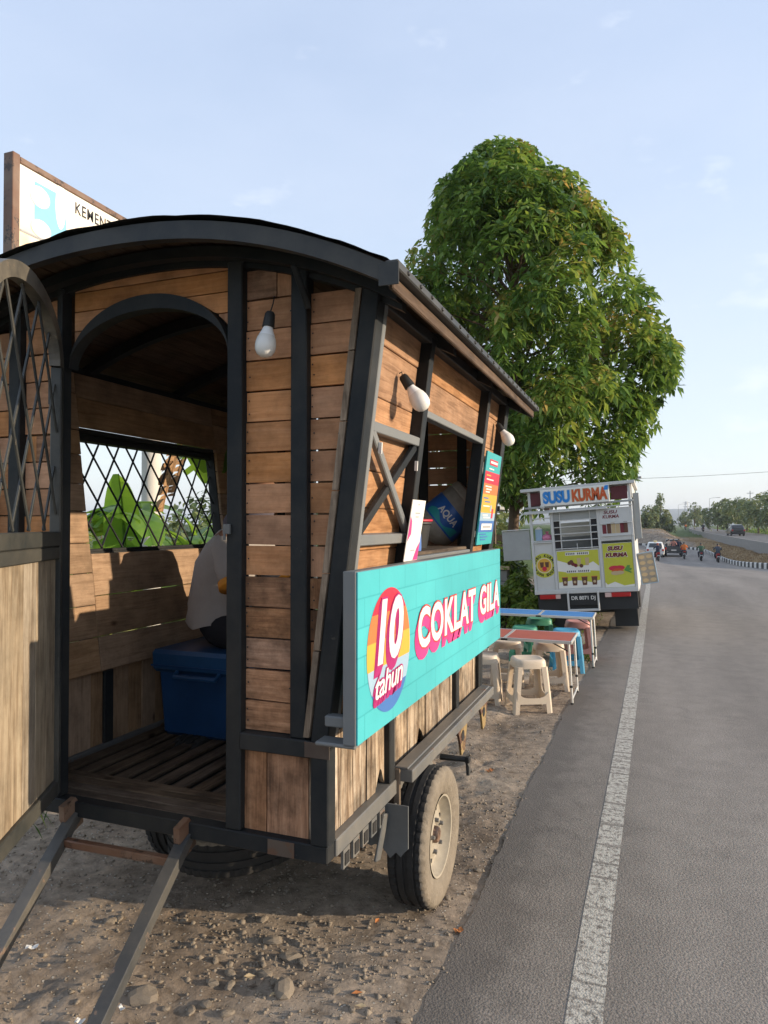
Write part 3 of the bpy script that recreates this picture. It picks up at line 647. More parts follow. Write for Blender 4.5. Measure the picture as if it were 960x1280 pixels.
# --- side walls
def side(M, is_right):
    sgn = 1 if is_right else -1
    def yb(y0, y1): return (y0, y1) if is_right else (-y1, -y0)
    def b2(name, m_, y0, y1, z0, z1, d0, d1, bev=.003):
        a, c = yb(y0, y1); return box(name, m_, cart, a, c, bz(z0), bz(z1), d0, d1, M, b=bev)
    for y0, y1 in ((2.115, 2.142), (2.632, 2.685) if is_right else (2.54, 2.57), (3.70, 3.755), (4.175, 4.215)): b2('post', fp if y0 != 2.115 else 'grey_steel', y0, y1, .90, 2.34, -.062, 0)
    b2('top_plate', fp, 2.1425, 4.174, 2.315, 2.355, -.07, -.001)
    lb_ = 2.6855 if is_right else 2.575
    beams = [(2.1425, 2.6315 if is_right else 2.535, 1.908, 1.942), (2.1425, 2.6315 if is_right else 2.535, 1.525, 1.562), (lb_, 3.6995, 2.032, 2.06), (3.7555, 4.1745, 1.908, 1.942), (3.7555, 4.1745, 1.525, 1.562), (lb_, 3.6995, 1.436, 1.462)]
    for y0, y1, z0, z1 in beams: b2('cross_beam', 'grey_steel' if is_right else fp, y0, y1, z0, z1, -.055, -.002)
    bm = 'side_board' if is_right else 'inner_board'
    def boards(y0, y1, zs):
        for z0, z1 in zip(zs[:-1], zs[1:]):
            j = rnd.uniform(-.002, .002); b2('wall_board', bm, y0, y1, z0 + .0015, z1 - .0015, (-.064 if is_right else -.083) + j, (-.046 if is_right else -.0635) + j)
    for y0, y1 in ((2.06, 2.6315 if is_right else 2.580), (3.7555 if is_right else 3.70, 4.26)):
        boards(y0 + (.06 if y0 < 3 else 0), y1 - (.06 if y0 > 3 else 0), [.90, 1.06, 1.21, 1.36, 1.50, 1.65, 1.78, 1.92, 2.037, 2.215, 2.32])
    ys_ = 2.6855 if is_right else 2.583
    boards(ys_, 3.6995, [2.055, 2.2, 2.32]); boards(ys_, 3.6995, [.90, 1.06, 1.25, 1.45])
    if is_right:
        for y0, y1 in ((2.150, 2.625), (3.762, 4.168)):
            for (za, zb_) in ((1.566, 1.905), (1.905, 1.566)):
                a = M @ Vector((y0, bz(za), -.02 if za < zb_ else -.012)); c = M @ Vector((y1, bz(zb_), -.02 if za < zb_ else -.012))
                beam('cross_brace', fp if za < zb_ else 'grey_steel', cart, a, c, .032, .022, up=M.col[2].to_3d())
    else:
        # steel lattice of the open window
        y0, y1, z0, z1 = 2.575, 3.695, 1.475, 2.0
        b2('window_rail', fp, y0, y1, z1, z1 + .028, -.05, -.005); b2('window_rail', fp, y0, y1, z0 - .028, z0, -.05, -.005)
        hw, hh = .142, .225; k_ = hh / hw
        Wd, Hd = y1 - y0, (z1 - z0) / ca
        for sgn2 in (1, -1):
            for i in range(-8, 18):
                u0 = i * hw; segs = []
                # line y = sgn2*k*(u-u0) inside the rectangle
                pts = []
                for v in (0, Hd):
                    u_ = u0 + sgn2 * v / k_
                    if 0 <= u_ <= Wd: pts.append((u_, v))
                for u_ in (0, Wd):
                    v = sgn2 * k_ * (u_ - u0)
                    if 0 < v < Hd: pts.append((u_, v))
                if len(pts) >= 2:
                    p, q_ = pts[0], pts[1]; d_ = -.024 + sgn2 * .0045
                    beam('lattice_bar', fp, cart, M @ Vector((-y0 - p[0], bz(z0) + p[1], d_)), M @ Vector((-y0 - q_[0], bz(z0) + q_[1], d_)), .009, .009, up=M.col[2].to_3d(), b=.002)
    # skirt below the waist
    xs0 = -1.022 if is_right else mir(-1.004); xs1 = xs0 + .018
    for y0, y1 in ((2.632, 2.692), (3.66, 3.72), (4.19, 4.22)):
        xa, xb_ = (-1.035, -.978) if is_right else (mir(-.978), mir(-1.035)); box('skirt_post', fp, cart, xa, xb_, y0, y1, .557, .90)
    y = 2.112; r2 = random.Random(3 if is_right else 4)
    while y < 4.18:
        w_ = r2.uniform(.085, .15); y2 = min(y + w_, 4.188)
        n_ = 6; low = [.5575] * (n_ + 1)
        if is_right and 2.98 < y < 3.14: low = [.56 + (.02, .07, .095, .10, .06, .035, .0)[i_] * r2.uniform(.6, 1.1) for i_ in range(n_ + 1)]
        if is_right and 2.5 < y < 2.66: low = [.56 + (.0, .02, .06, .07, .075, .03, .0)[i_] * r2.uniform(.6, 1.1) for i_ in range(n_ + 1)]
        poly = [(y + (y2 - y - .003) * i / n_, low[i]) for i in range(n_ + 1)] + [(y2 - .003, .905), (y, .905)]
        cy, cz = (y + y2) / 2, .73
        MB().prism([(z - cz, -(yy_ - cy)) for yy_, z in poly][::-1 if False else 1], -.009, .009).build('skirt_board', 'skirt_board' if is_right else 'inner_board', cart, axes(((xs0 + xs1) / 2 + r2.uniform(-.003, .003), cy, cz), (0, 0, 1), (0, -1, 0), (1, 0, 0)))
        y = y2
    xa, xb_ = (-1.03, -.984) if is_right else (mir(-.984), mir(-1.03))
    box('waist_rail', fp, cart, xa, xb_, 2.112, 4.218, .902, .93)
side(MR, True); side(ML, False)
# serving counter behind the opening
box('counter_board', 'floor_board', cart, -1.22, -.93, 2.69, 3.695, 1.4625, 1.480)
# --- roof
roof = MB()
RY0, RY1 = 1.85, 4.52
nseg = 46
def arc_pts(off, w=RW): return [(CX + w * (-1 + 2 * i / nseg), zroof(CX + RW * (-1 + 2 * i / nseg)) + off) for i in range(nseg + 1)]
top = arc_pts(.012); rows_y = np.linspace(RY0 - .02, RY1 + .02, 90)
V = []; Fq = []
for j, y in enumerate(rows_y):
    for i, (x, z) in enumerate(top):
        wob = .006 * math.sin(y * 34 + .4 * math.sin(i * .7)) + .007 * float(vnoise(np.array([i * .6]), np.array([y * 2.2]), 31)[0])
        V.append((x, y + (.014 * (float(vnoise(np.array([i * .45]), np.array([.0]), 33)[0]) - .5) if j in (0, 89) else 0), z + wob + .002))
for j in range(len(rows_y) - 1):
    for i in range(nseg): a = j * (nseg + 1) + i; Fq.append((a, a + nseg + 1, a + nseg + 2, a + 1))
roof.add(V, Fq)
lowv = arc_pts(.004)
V2 = [(x, y, z) for y in (RY0, RY1) for x, z in lowv]; roof.add(V2, [(i, i + 1, nseg + 2 + i, nseg + 1 + i) for i in range(nseg)])
roof_o = roof.build('roof', 'bitumen', cart, smooth=True)
for i in range(0, nseg, 2):          # boards under the roof skin
    p, q_ = arc_pts(0)[i], arc_pts(0)[min(i + 2, nseg)]
    d_ = Vector((q_[0] - p[0], 0, q_[1] - p[1])); L_ = d_.length - .004; d_.normalize()
    MB().box(-(RY1 - RY0) / 2 + .03, (RY1 - RY0) / 2 - .03, -L_ / 2, L_ / 2, -.012, 0).build('roof_board', 'roof_board', roof_o, axes(((p[0] + q_[0]) / 2, (RY0 + RY1) / 2, (p[1] + q_[1]) / 2), (0, 1, 0), d_, Vector((0, 1, 0)).cross(d_)) @ RX(0))
def arc_band(name, y0, y1, o0, o1, m_, parent, w=RW):
    A, B = arc_pts(o0, w), arc_pts(o1, w); mb = MB(); V = []
    for (x, z), (x2, z2) in zip(A, B): V += [(x, y0, z), (x, y1, z), (x2, y1, z2), (x2, y0, z2)]
    Fb = []
    for i in range(nseg):
        a = 4 * i
        for k in range(4): Fb.append((a + k, a + (k + 1) % 4, a + 4 + (k + 1) % 4, a + 4 + k))
    Fb += [(0, 3, 2, 1), (4 * nseg, 4 * nseg + 1, 4 * nseg + 2, 4 * nseg + 3)]
    return mb.add(V, Fb).build(name, m_, parent)
painted('fascia_paint', (.020, .024, .028), (.09, .08, .07), chip=.64, dusty=.2, spec=.3)
arc_band('front_fascia', RY0 - .005, RY0 + .028, -.056, .002, 'fascia_paint', roof_o); arc_band('rear_fascia', RY1 - .028, RY1 + .005, -.064, .002, 'fascia_paint', roof_o)
for y in (2.02, 2.075, 2.70, 3.40, 4.22): arc_band('roof_rib', y, y + .04, -.066 if y > 2.03 else -.05, -.0125, fp, roof_o, RW - .03)
for m_ in (0, 1):
    f_ = (lambda q: q) if m_ == 0 else mir
    e = f_(CX + RW)
    x0, x1 = sorted((e - .004 * (1 if m_ == 0 else -1), e + .012 * (1 if m_ == 0 else -1)))
    box('eave_board', 'roof_board', roof_o, x0, x1, RY0 + .03, RY1 - .03, RZE - .064, RZE - .022)
    x0, x1 = sorted((e - .004 * (1 if m_ == 0 else -1), e + .040 * (1 if m_ == 0 else -1)))
    box('eave_strip', 'fascia_paint', roof_o, x0, x1, RY0 - .005, RY1 + .005, RZE - .0215, RZE + .008)
    if m_ == 0:
        sm_ = MB().lathe([(0.0001, .006), (.007, .004), (.008, 0)], 8).mesh('screw', 'socket_black', True)
        for k in range(22): link_mesh('screw', sm_, roof_o, T(e + .040, RY0 + .08 + k * .12, RZE - .006 + random.uniform(-.004, .004)) @ RY(90))
        box('eave_cap', 'fascia_paint', roof_o, e - .02, e + .042, RY0 - .009, RY0 - .0055, RZE - .066, RZE + .0, b=.001)
beam('roof_strut', fp, cart, at(386, 386, y=2.045), at(367, 331, y=1.95), .022, .014)
# --- door leaf, hinged on the left jamb and swung out
da = R(-61); dX = (math.cos(da), math.sin(da), 0); dY = (-math.sin(da), math.cos(da), 0)
MD = axes((-2.125, 2.05, 0), dX, dY, (0, 0, 1))
door = empty('door', MD); door.parent = cart; door.matrix_basis = W[cart.name].inverted() @ MD
DW = .72; ds = 'door_steel'; painted('door_dusty', (.05, .05, .046), (.2, .16, .12), chip=.6, dusty=.75)
box('door_stile', ds, door, .0, .03, -.02, .02, .575, 2.20, MD); box('door_stile', ds, door, DW - .045, DW, -.02, .02, .575, 2.20, MD)
box('door_rail', ds, door, .0305, DW - .0455, -.02, .02, .575, .632, MD); box('door_rail', ds, door, .0305, DW - .0455, -.02, .02, 1.468, 1.515, MD); box('door_rail', ds, door, .0305, DW - .0455, -.022, .022, 1.5165, 1.572, MD)
x = .0315; r2 = random.Random(9)
while x < DW - .05:
    w_ = min(r2.uniform(.075, .12), DW - .0465 - x); box('door_board', 'door_board', door, x, x + w_ - .003, -.012 + r2.uniform(-.002, .002), .006 + r2.uniform(-.002, .002), .633, 1.467, MD, b=.002); x += w_
def ell(cx, hw, sp, ri, th): return (cx + hw * math.cos(th), sp + ri * math.sin(th))
mb = MB(); V = []; n_ = 28
for i in range(n_ + 1):
    th = math.pi * i / n_; xi, zi = ell(DW / 2, DW / 2 - .045, 2.2, .20, th); xo, zo = ell(DW / 2, DW / 2, 2.2, .255, th)
    V += [(xi, -.02, zi), (xi, .02, zi), (xo, .02, zo), (xo, -.02, zo)]
mb.add(V, [(4 * i + k, 4 * i + 4 + k, 4 * i + 4 + (k + 1) % 4, 4 * i + (k + 1) % 4) for i in range(n_) for k in range(4)]).build('door_arch', 'door_dusty', door, MD)
def in_door(x, z): return .03 < x < DW - .044 and z > 1.571 and (z < 2.2 or ((x - DW / 2) / (DW / 2 - .044)) ** 2 + ((z - 2.2) / .202) ** 2 < 1)
for sg in (1, -1):
    for i in range(-8, 16):
        u0 = i * .15; prev = None; st = None; last = None
        for k in range(0, 161):
            z = 1.56 + k * .0055; x = u0 + sg * (z - 1.57) / 2.1
            if in_door(x, z):
                st = st or (x, z); last = (x, z)
        if st and last and last[1] - st[1] > .05:
            d_ = sg * .0042
            beam('lattice_lath', 'door_steel', door, MD @ Vector((st[0], d_, st[1])), MD @ Vector((last[0], d_, last[1])), .007, .011, up=(Vector(dY).cross(Vector((st[0] - last[0], 0, st[1] - last[1])))), b=.001)
for z in (.8, 1.5, 2.1): MB().tube([(0, -.028, z - .04), (0, -.028, z + .04)], .009).build('hinge', ds, door, MD, smooth=True)
# --- latch on the right jamb
MB().box(-1.378, -1.35, FY - .034, FY - .021, 1.565, 1.60, b=.002).tube([(-1.372, FY - .03, 1.545), (-1.372, FY - .03, 1.60)], .005).build('latch', 'rail_steel', cart)
# --- tow bars, cross tie and ground frame
painted('bar_steel', (.045, .047, .048), (.17, .12, .09), chip=.60, dusty=.35)
def angle_bar(name, p0, p1, w_, m_):
    p0, p1 = Vector(p0), Vector(p1); d_ = (p1 - p0).normalized(); s_ = Vector((0, 0, 1)).cross(d_).normalized(); u_ = d_.cross(s_); L_ = (p1 - p0).length
    return MB().box(0, L_, -w_ / 2, w_ / 2, w_ * .38, w_ * .5, b=.001).box(0, L_, -w_ / 2, -w_ * .36, -w_ / 2, w_ * .378, b=.001).box(0, L_, w_ * .36, w_ / 2, -w_ / 2, w_ * .378, b=.001).build(name, m_, cart, axes(p0, d_, s_, u_))
d1 = Vector((-1.40, 1.50, .25)) - Vector((-1.535, 2.07, .50)); d2 = Vector((-1.90, 1.60, .25)) - Vector((-2.045, 2.07, .5))
angle_bar('tow_bar', (-1.535, 2.07, .50), Vector((-1.535, 2.07, .50)) + d1 * 1.98, .042, 'bar_steel'); angle_bar('tow_bar', (-2.045, 2.07, .5), Vector((-2.045, 2.07, .5)) + d2 * 1.98, .042, 'bar_steel')
beam('tie_bar', 'rust', cart, Vector((-1.535, 2.07, .50)) + d1 * .16 + Vector((0, 0, -.01)), Vector((-2.045, 2.07, .5)) + d2 * .20 + Vector((0, 0, -.01)), .03, .028)
for x in (-1.53, -2.045): MB().prism([(-.03, -.06), (.03, -.06), (.045, .0), (.03, .055), (-.03, .06), (-.045, .01)], -.012, .012).build('tow_lug', 'rust', cart, axes((x, 2.05, .505), (0, 1, 0), (0, 0, 1), (1, 0, 0)) @ RZ(20))
nail = MB().lathe([(.0001, .0012), (.0026, .0008), (.003, 0)], 7).mesh('nail', 'socket_black')
rn = random.Random(21)
for z0 in rows[:14]:
    for x in (-1.302, -1.132, -1.052, xw(z0 + .05) - .098):
        for dz in ((.03, .075) if rn.random() < .6 else (.05,)): link_mesh('nail', nail, cart, axes((x + rn.uniform(-.006, .006), FY + .0085, z0 + dz + rn.uniform(-.008, .008)), (1, 0, 0), (0, 0, 1), (0, -1, 0)))
# --- wheels
def tyre_prof(r, w_, rim):
    h = w_ / 2
    return [(rim, -h * .72), (rim + .012, -h * .86), (r * .82, -h * 1.0), (r * .93, -h * .97), (r * .985, -h * .86), (r, -h * .72), (r, -h * .52), (r - .008, -h * .50), (r - .008, -h * .42), (r, -h * .40), (r, -h * .12), (r - .008, -h * .10), (r - .008, h * .10), (r, h * .12), (r, h * .40), (r - .008, h * .42), (r - .008, h * .50), (r, h * .52), (r, h * .72), (r * .985, h * .86), (r * .93, h * .97), (r * .82, h * 1.0), (rim + .012, h * .86), (rim, h * .72)]
def wheel(name, M, r=.29, w_=.165, rim=.165, dust=True):
    wh = empty(name, M); wh.parent = cart; wh.matrix_basis = W[cart.name].inverted() @ M
    serr = lambda j, k, rr: rr - (.008 if (j in (4, 5, 6, 17, 18, 19) and k % 3 == 0) else 0)
    ty = MB(); ty.lathe(tyre_prof(r, w_, rim), 132, mod=serr)
    me = ty.mesh('tyre', ['black_rubber', 'dusty_rubber'], True)
    if dust:
        for p in me.polygons:
            if p.center.z > w_ * .32 : p.material_index = 1
    me.set_sharp_from_angle(angle=R(35))
    link_mesh('tyre', me, wh, M)
    h = w_ / 2
    rm = MB().lathe([(rim + .002, h * .86), (rim - .006, h * .84), (rim - .012, h * .62), (rim - .03, h * .34), (rim - .045, h * .30), (.085, h * .50), (.06, h * .58), (.045, h * .40), (.0001, h * .40)], 40)
    rm.lathe([(rim + .002, -h * .86), (rim - .01, -h * .7), (rim - .02, h * .2), (rim - .045, h * .25)], 40)
    ri = rm.build('rim', 'rim_cream', wh, M, smooth=True)
    MB().lathe([(.0001, h * .74), (.028, h * .72), (.034, h * .62), (.036, h * .38)], 18).build('hub_cap', 'rust', ri, M, smooth=True)
    nut = MB().lathe([(.0001, .02), (.008, .018), (.010, 0)], 6).mesh('wheel_nut', 'rail_steel')
    for k in range(5): link_mesh('wheel_nut', nut, ri, M @ T(.066 * math.cos(k * 1.2566 + .3), .066 * math.sin(k * 1.2566 + .3), h * .52))
    hole = MB().prism(circle_poly(0, 0, .013, 12), 0, .0025).mesh('vent_hole', 'socket_black')
    for k in range(8): link_mesh('vent_hole', hole, ri, M @ T(.103 * math.cos(k * .785), .103 * math.sin(k * .785), h * .405) @ RY(0))
    return wh
wheel('wheel', T(-.915, 2.905, .262) @ RY(90) @ RZ(25), r=.283)
wheel('wheel', T(-2.10, 2.89, .272) @ RY(-90) @ RZ(10), dust=False)
wheel('spare_wheel', T(-1.74, 2.74, .235) @ RX(3) @ RY(-4), r=.32, w_=.17)
MB().tube([(-2.10, 2.89, .27), (-.99, 2.89, .27)], .028, 10).build('axle', 'rust', cart)
MB().tube([(-1.74, 2.74, .2), (-1.74, 2.74, .515)], .012, 8).build('spare_hanger', 'rust', cart)
for x in (-1.12, -2.02): MB().box(x - .03, x + .03, 2.50, 3.30, .30, .312).box(x - .028, x + .028, 2.60, 3.18, .287, .2995).box(x - .026, x + .026, 2.70, 3.08, .274, .2865).build('leaf_spring', 'rust', cart); [beam('spring_hanger', 'rust', cart, (x, yy_, .31), (x, yy_, .50), .04, .03, up=(0, 1, 0)) for yy_ in (2.51, 3.29)]
mb = MB().prism([(-1.055, .50), (-.885, .50), (-.885, .335), (-.90, .32), (-.915, .30), (-.935, .315), (-.96, .29), (-.99, .325), (-1.02, .335), (-1.04, .325), (-1.055, .33)][::-1], -.004, .004, axes((0, 2.585, 0), (1, 0, 0), (0, 0, 1), (0, -1, 0)))
mb.build('mud_flap', mat('flap_grey', (.11, .115, .115), .6, var=.25), cart)
MB().box(-1.05, -.885, 2.57, 3.20, .565, .571).build('mudguard_top', 'flap_grey', cart) if False else None
beam('mudguard_stay', 'rail_steel', cart, (-.915, 3.02, .48), (-.93, 2.99, .565), .04, .006, up=(1, 0, 0))
for y in (3.62, 4.12):
    pl = [(-.11, .0), (.11, .0), (.07, -.10), (.05, -.16), (-.02, -.17), (-.05, -.09)]
    MB().prism(pl, -.006, .006).build('spring_bracket', 'yellow_rust', cart, axes((-.94, y, .548), (0, 1, 0), (0, 0, 1), (1, 0, 0)))
    MB().prism(circle_poly(0, 0, .028, 14), 0, .002).build('bracket_hole', 'socket_black', cart, axes((-.9335, y + .0, .478), (0, 1, 0), (0, 0, 1), (1, 0, 0)))
MB().tube([(-1.0, 3.42, .42), (-.87, 3.44, .415), (-.86, 3.44, .38), (-.857, 3.43, .34)], [.016, .014, .012, .01], 8).box(-.875, -.85, 3.425, 3.455, .40, .43, b=.004).build('jack_handle', 'socket_black', cart)
beam('corner_angle', 'trim_board', cart, (-.972, 2.697, .44), (-.972, 2.697, .60), .012, .03, up=(1, 0, 0))
# small paper tags tied to the brace
for y, z in ((2.20, 1.86), (2.60, 1.83)):
    p = MR @ Vector((y, bz(z), .006)); MB().box(-.006, .006, -.003, .003, -.02, .018).build('paper_tag', 'white_plastic', cart, T(*p) @ RY(7) @ RX(12))
# ------------------------------------------------------------------ banner on the serving side
m, t, b = new_mat('banner_teal'); Lk = t.links.new
tcn = N(t, 'ShaderNodeTexCoord'); br = N(t, 'ShaderNodeTexBrick'); br.inputs['Scale'].default_value = 1.0
br.inputs['Color1'].default_value = (.058, .41, .45, 1); br.inputs['Color2'].default_value = (.066, .44, .475, 1); br.inputs['Mortar'].default_value = (.036, .335, .37, 1)
br.inputs['Mortar Size'].default_value = .0035; br.inputs['Mortar Smooth'].default_value = .6; br.inputs['Brick Width'].default_value = .26; br.inputs['Row Height'].default_value = .092
nzb = N(t, 'ShaderNodeTexNoise'); nzb.inputs['Scale'].default_value = 2.2; nzb.inputs['Detail'].default_value = 9; Lk(tcn.outputs['Object'], br.inputs['Vector']); Lk(tcn.outputs['Object'], nzb.inputs['Vector'])
rb = ramp(t, [(.3, (.82, .84, .84)), (.7, (1.08, 1.06, 1.05))]); Lk(nzb.outputs['Fac'], rb.inputs[0])
mub = N(t, 'ShaderNodeMix', data_type='RGBA', blend_type='MULTIPLY'); mub.inputs[0].default_value = 1; Lk(br.outputs['Color'], mub.inputs[6]); Lk(rb.outputs[0], mub.inputs[7]); Lk(mub.outputs[2], b.inputs['Base Color']); b.inputs['Roughness'].default_value = .42
bpb = N(t, 'ShaderNodeBump'); bpb.inputs['Strength'].default_value = .3; bpb.inputs['Distance'].default_value = .02; Lk(nzb.outputs['Fac'], bpb.inputs['Height']); Lk(bpb.outputs[0], b.inputs['Normal'])
for nm, c in (('p_red', (.55, .025, .055)), ('p_orange', (.60, .17, .05)), ('p_yellow', (.64, .36, .05)), ('p_sky', (.30, .43, .54)), ('p_blue', (.055, .15, .40)), ('p_magenta', (.36, .02, .14)), ('p_pink', (.62, .05, .22)), ('p_white', (.74, .72, .67)), ('p_outline', (.55, .05, .05)), ('p_teal', (.035, .34, .36)), ('p_black', (.02, .018, .02)), ('p_lime', (.50, .50, .05)), ('p_darkred', (.16, .02, .03)), ('p_green', (.10, .28, .06)), ('p_grey', (.35, .35, .36)), ('p_brown', (.12, .05, .03)), ('p_tan', (.5, .38, .22))):
    mat(nm, c, .45, var=.06, scale=6)
BX = -.845
MBN = axes((BX, 0, 0), (0, 1, 0), (0, 0, 1), (1, 0, 0))
ban = empty('banner_sign', T(-.87, 3.08, .915), 'turquoise banner sign with a striped 10 tahun circle and white lettering', 'banner')
box('panel', 'banner_teal', ban, 1.988, 4.178, .915, 1.45, -.006, 0, MBN, b=.001)
for (u0, u1, v0, v1) in ((1.985, 2.025, .913, 1.452), (4.14, 4.18, .913, 1.452), (2.0255, 4.1395, .913, .945), (2.0255, 4.1395, 1.42, 1.452)): box('back_frame', 'grey_steel', ban, u0, u1, v0, v1, -.05, -.0065, MBN, b=.002)
box('bracket', 'grey_steel', ban, 2.03, 2.07, .95, .985, -.135, -.051, MBN); box('bracket', 'grey_steel', ban, 4.09, 4.13, .95, .985, -.135, -.051, MBN)
box('bracket', 'grey_steel', ban, 1.99, 2.06, .90, .9125, -.15, -.01, MBN)
cy, cz, cr = 2.27, 1.168, .212
bounds = [1, .62, .20, -.22, -.60, -1]
def stripe(v0, v1):
    a0, a1 = math.asin(max(-1, min(1, v0))), math.asin(max(-1, min(1, v1))); n_ = 14
    r_ = [(cy + cr * math.cos(a0 + (a1 - a0) * i / n_), cz + cr * math.sin(a0 + (a1 - a0) * i / n_)) for i in range(n_ + 1)]
    l_ = [(2 * cy - x, z) for x, z in r_]; return r_ + l_[::-1]
for (hi, lo), mm_ in zip(zip(bounds[:-1], bounds[1:]), ('p_red', 'p_orange', 'p_yellow', 'p_sky', 'p_blue')):
    pl = stripe(lo, hi); flat('stripe', mm_, ban, pl, [tuple(range(len(pl)))], .0012, MBN)
def shadow_text(nm, s, u0, u1, v0, v1, bold, shear, dx, dz, steps, mats, rot=0, h=.002, outline=.02, space=1.0):
    """white letters, coloured outline and a stepped drop shadow, printed flat on the banner"""
    V, F_ = fit_text(s, u0, u1, v0, v1, bold, shear, space); Vo, Fo = text_verts(s, bold + outline, shear, space)
    Vb, _ = text_verts(s, bold, shear, space)
    bx0, bx1 = min(p[0] for p in Vb), max(p[0] for p in Vb); by0, by1 = min(p[1] for p in Vb), max(p[1] for p in Vb)
    kx, ky = (u1 - u0) / (bx1 - bx0), (v1 - v0) / (by1 - by0)
    Vo = [(u0 + (p[0] - bx0) * kx, v0 + (p[1] - by0) * ky) for p in Vo]
    uc, vc = (u0 + u1) / 2, (v0 + v1) / 2
    def rt(P): return [(uc + (x - uc) * math.cos(rot) - (z - vc) * math.sin(rot), vc + (x - uc) * math.sin(rot) + (z - vc) * math.cos(rot)) for x, z in P]
    mb = MB()
    for k in range(steps, 0, -1):
        P = rt([(x + dx * k / steps, z + dz * k / steps) for x, z in Vo]); mb.add([(x, z, h + (steps - k) * .00025) for x, z in P], Fo)
    mb.build(nm + '_shadow', mats[2], ban, MBN)
    h2 = h + steps * .00025 + .0003
    flat(nm + '_outline', mats[1], ban, rt(Vo), Fo, h2, MBN); flat(nm + '_letters', mats[0], ban, rt(V), F_, h2 + .0005, MBN)
shadow_text('number', '10', 2.145, 2.405, 1.128, 1.348, .035, .22, -.022, -.030, 6, ('p_white', 'p_magenta', 'p_magenta'), outline=.025)
shadow_text('script', 'tahun', 2.125, 2.395, 1.028, 1.108, .012, .30, -.012, -.018, 5, ('p_white', 'p_magenta', 'p_magenta'), rot=.06, outline=.05, space=.92)
shadow_text('title', 'COKLAT', 2.575, 3.525, 1.108, 1.272, .03, .04, -.028, -.038, 8, ('p_white', 'p_outline', 'p_pink'), outline=.03, space=1.06)
shadow_text('title', 'GILA', 3.625, 4.125, 1.112, 1.268, .03, .04, -.026, -.036, 8, ('p_white', 'p_outline', 'p_pink'), outline=.03, space=1.06)

# ------------------------------------------------------------------ bulbs
def bulb(A, d, wire, label):
    A = Vector(A); d = Vector(d).normalized()
    zx = d; xx = zx.orthogonal().normalized(); M = axes(A, xx, zx.cross(xx), zx)
    o = empty('light_bulb', M, label, 'light bulb', 'bare bulbs hung on the wagon')
    MB().lathe([(.0001, 0), (.012, .0), (.017, .008), (.019, .03), (.021, .052), (.0001, .052)], 16).build('socket', 'socket_black', o, M, True)
    MB().lathe([(.014, .05), (.0165, .056), (.020, .066), (.027, .082)], 20).build('base', 'bulb_base', o, M, True)
    MB().lathe([(.027, .082), (.0315, .092), (.0345, .106), (.0350, .118), (.0325, .133), (.025, .146), (.013, .1535), (.0001, .155)], 24).build('globe', 'bulb_glass', o, M, True)
    MB().tube(wire, .0022, 6).build('wire', 'cable_black', o)
p = at(338, 390, y=2.02)
bulb(p, (-.10, -.10, -1), [p + Vector((0, 0, .0)), p + Vector((.004, .01, .03)), at(343, 371, y=2.09)], 'white bulb hanging on the shaded front boards beside the doorway')
MRi = MR.inverted()
def on_right(px, py, off):
    o_ = MRi @ _C; d_ = (MRi.to_3x3() @ ray(px, py)); t_ = (off - o_.z) / d_.z; return MR @ (o_ + d_ * t_)
p = on_right(499, 467, -.040)
bulb(p + Vector((.012, .0, -.008)), (.072, .018, -.110), [p, p + Vector((.01, 0, .006)), p + Vector((.012, 0, -.008))], 'sunlit white bulb on the side boards above the crossed braces')
p = on_right(619, 528, -.040)
bulb(p + Vector((.012, .0, -.008)), (.072, .018, -.110), [p, p + Vector((.01, 0, .006)), p + Vector((.012, 0, -.008))], 'sunlit white bulb above the tall colourful menu board')

# ------------------------------------------------------------------ goods at the serving window
mb_root = empty('menu_board', MR @ T(3.965, bz(1.484), .004), 'tall narrow menu board in turquoise, red, yellow and blue bands', 'menu')
box('board', 'p_teal', mb_root, 3.775, 4.157, bz(1.484), bz(2.005), .002, .012, MR, b=.001)
def mrect(nm, mm_, y0, y1, z0, z1, h): MB().box(y0, y1, bz(z0), bz(z1), h, h + .0008).build(nm, mm_, mb_root, MR)
for z0, z1, mm_ in ((1.83, 1.897, 'p_red'), (1.77, 1.83, 'p_orange'), (1.665, 1.77, 'p_yellow'), (1.62, 1.665, 'p_sky'), (1.555, 1.62, 'p_blue')): mrect('band', mm_, 3.777, 4.155, z0, z1, .0124)
mrect('title_block', 'p_red', 3.86, 4.07, 1.935, 1.968, .0124); mrect('title_bar', 'p_white', 3.875, 4.055, 1.945, 1.958, .0136)
mrect('pill', 'p_white', 3.83, 4.10, 1.568, 1.604, .0136); mrect('pill_bar', 'p_grey', 3.87, 4.06, 1.58, 1.591, .0148)
for k, z in enumerate((1.91, 1.872, 1.85, 1.81, 1.795, 1.78, 1.745, 1.725, 1.70, 1.648, 1.635, 1.54, 1.525, 1.51)):
    x0 = random.uniform(3.80, 3.86); mrect('text_line', 'p_white' if k not in (1, 6, 7, 11, 12, 13) else ('p_yellow' if k == 1 else 'p_blue'), x0, x0 + random.uniform(.1, .2), z, z + .007, .0136)
mrect('drink_picture', 'p_red', 4.05, 4.09, 1.635, 1.69, .0136); mrect('drink_picture', 'p_sky', 4.0, 4.035, 1.675, 1.71, .0136)
card = empty('payment_card', MR @ T(2.64, bz(1.455), .01), 'white display card with pink corners leaning at the counter edge', 'card')
MC = MR @ T(2.64, bz(1.455), .012) @ RX(2)
box('sheet', 'p_white', card, -.082, .082, 0, .245, 0, .004, MC, b=.001)
for pl, mm_ in (([(-.08, .08), (-.045, .11), (-.055, .16), (-.08, .18)], 'p_pink'), ([(.02, .002), (.08, .002), (.08, .075), (.05, .05)], 'p_pink')): flat('corner_print', mm_, card, pl, [tuple(range(len(pl)))], .0046, MC)
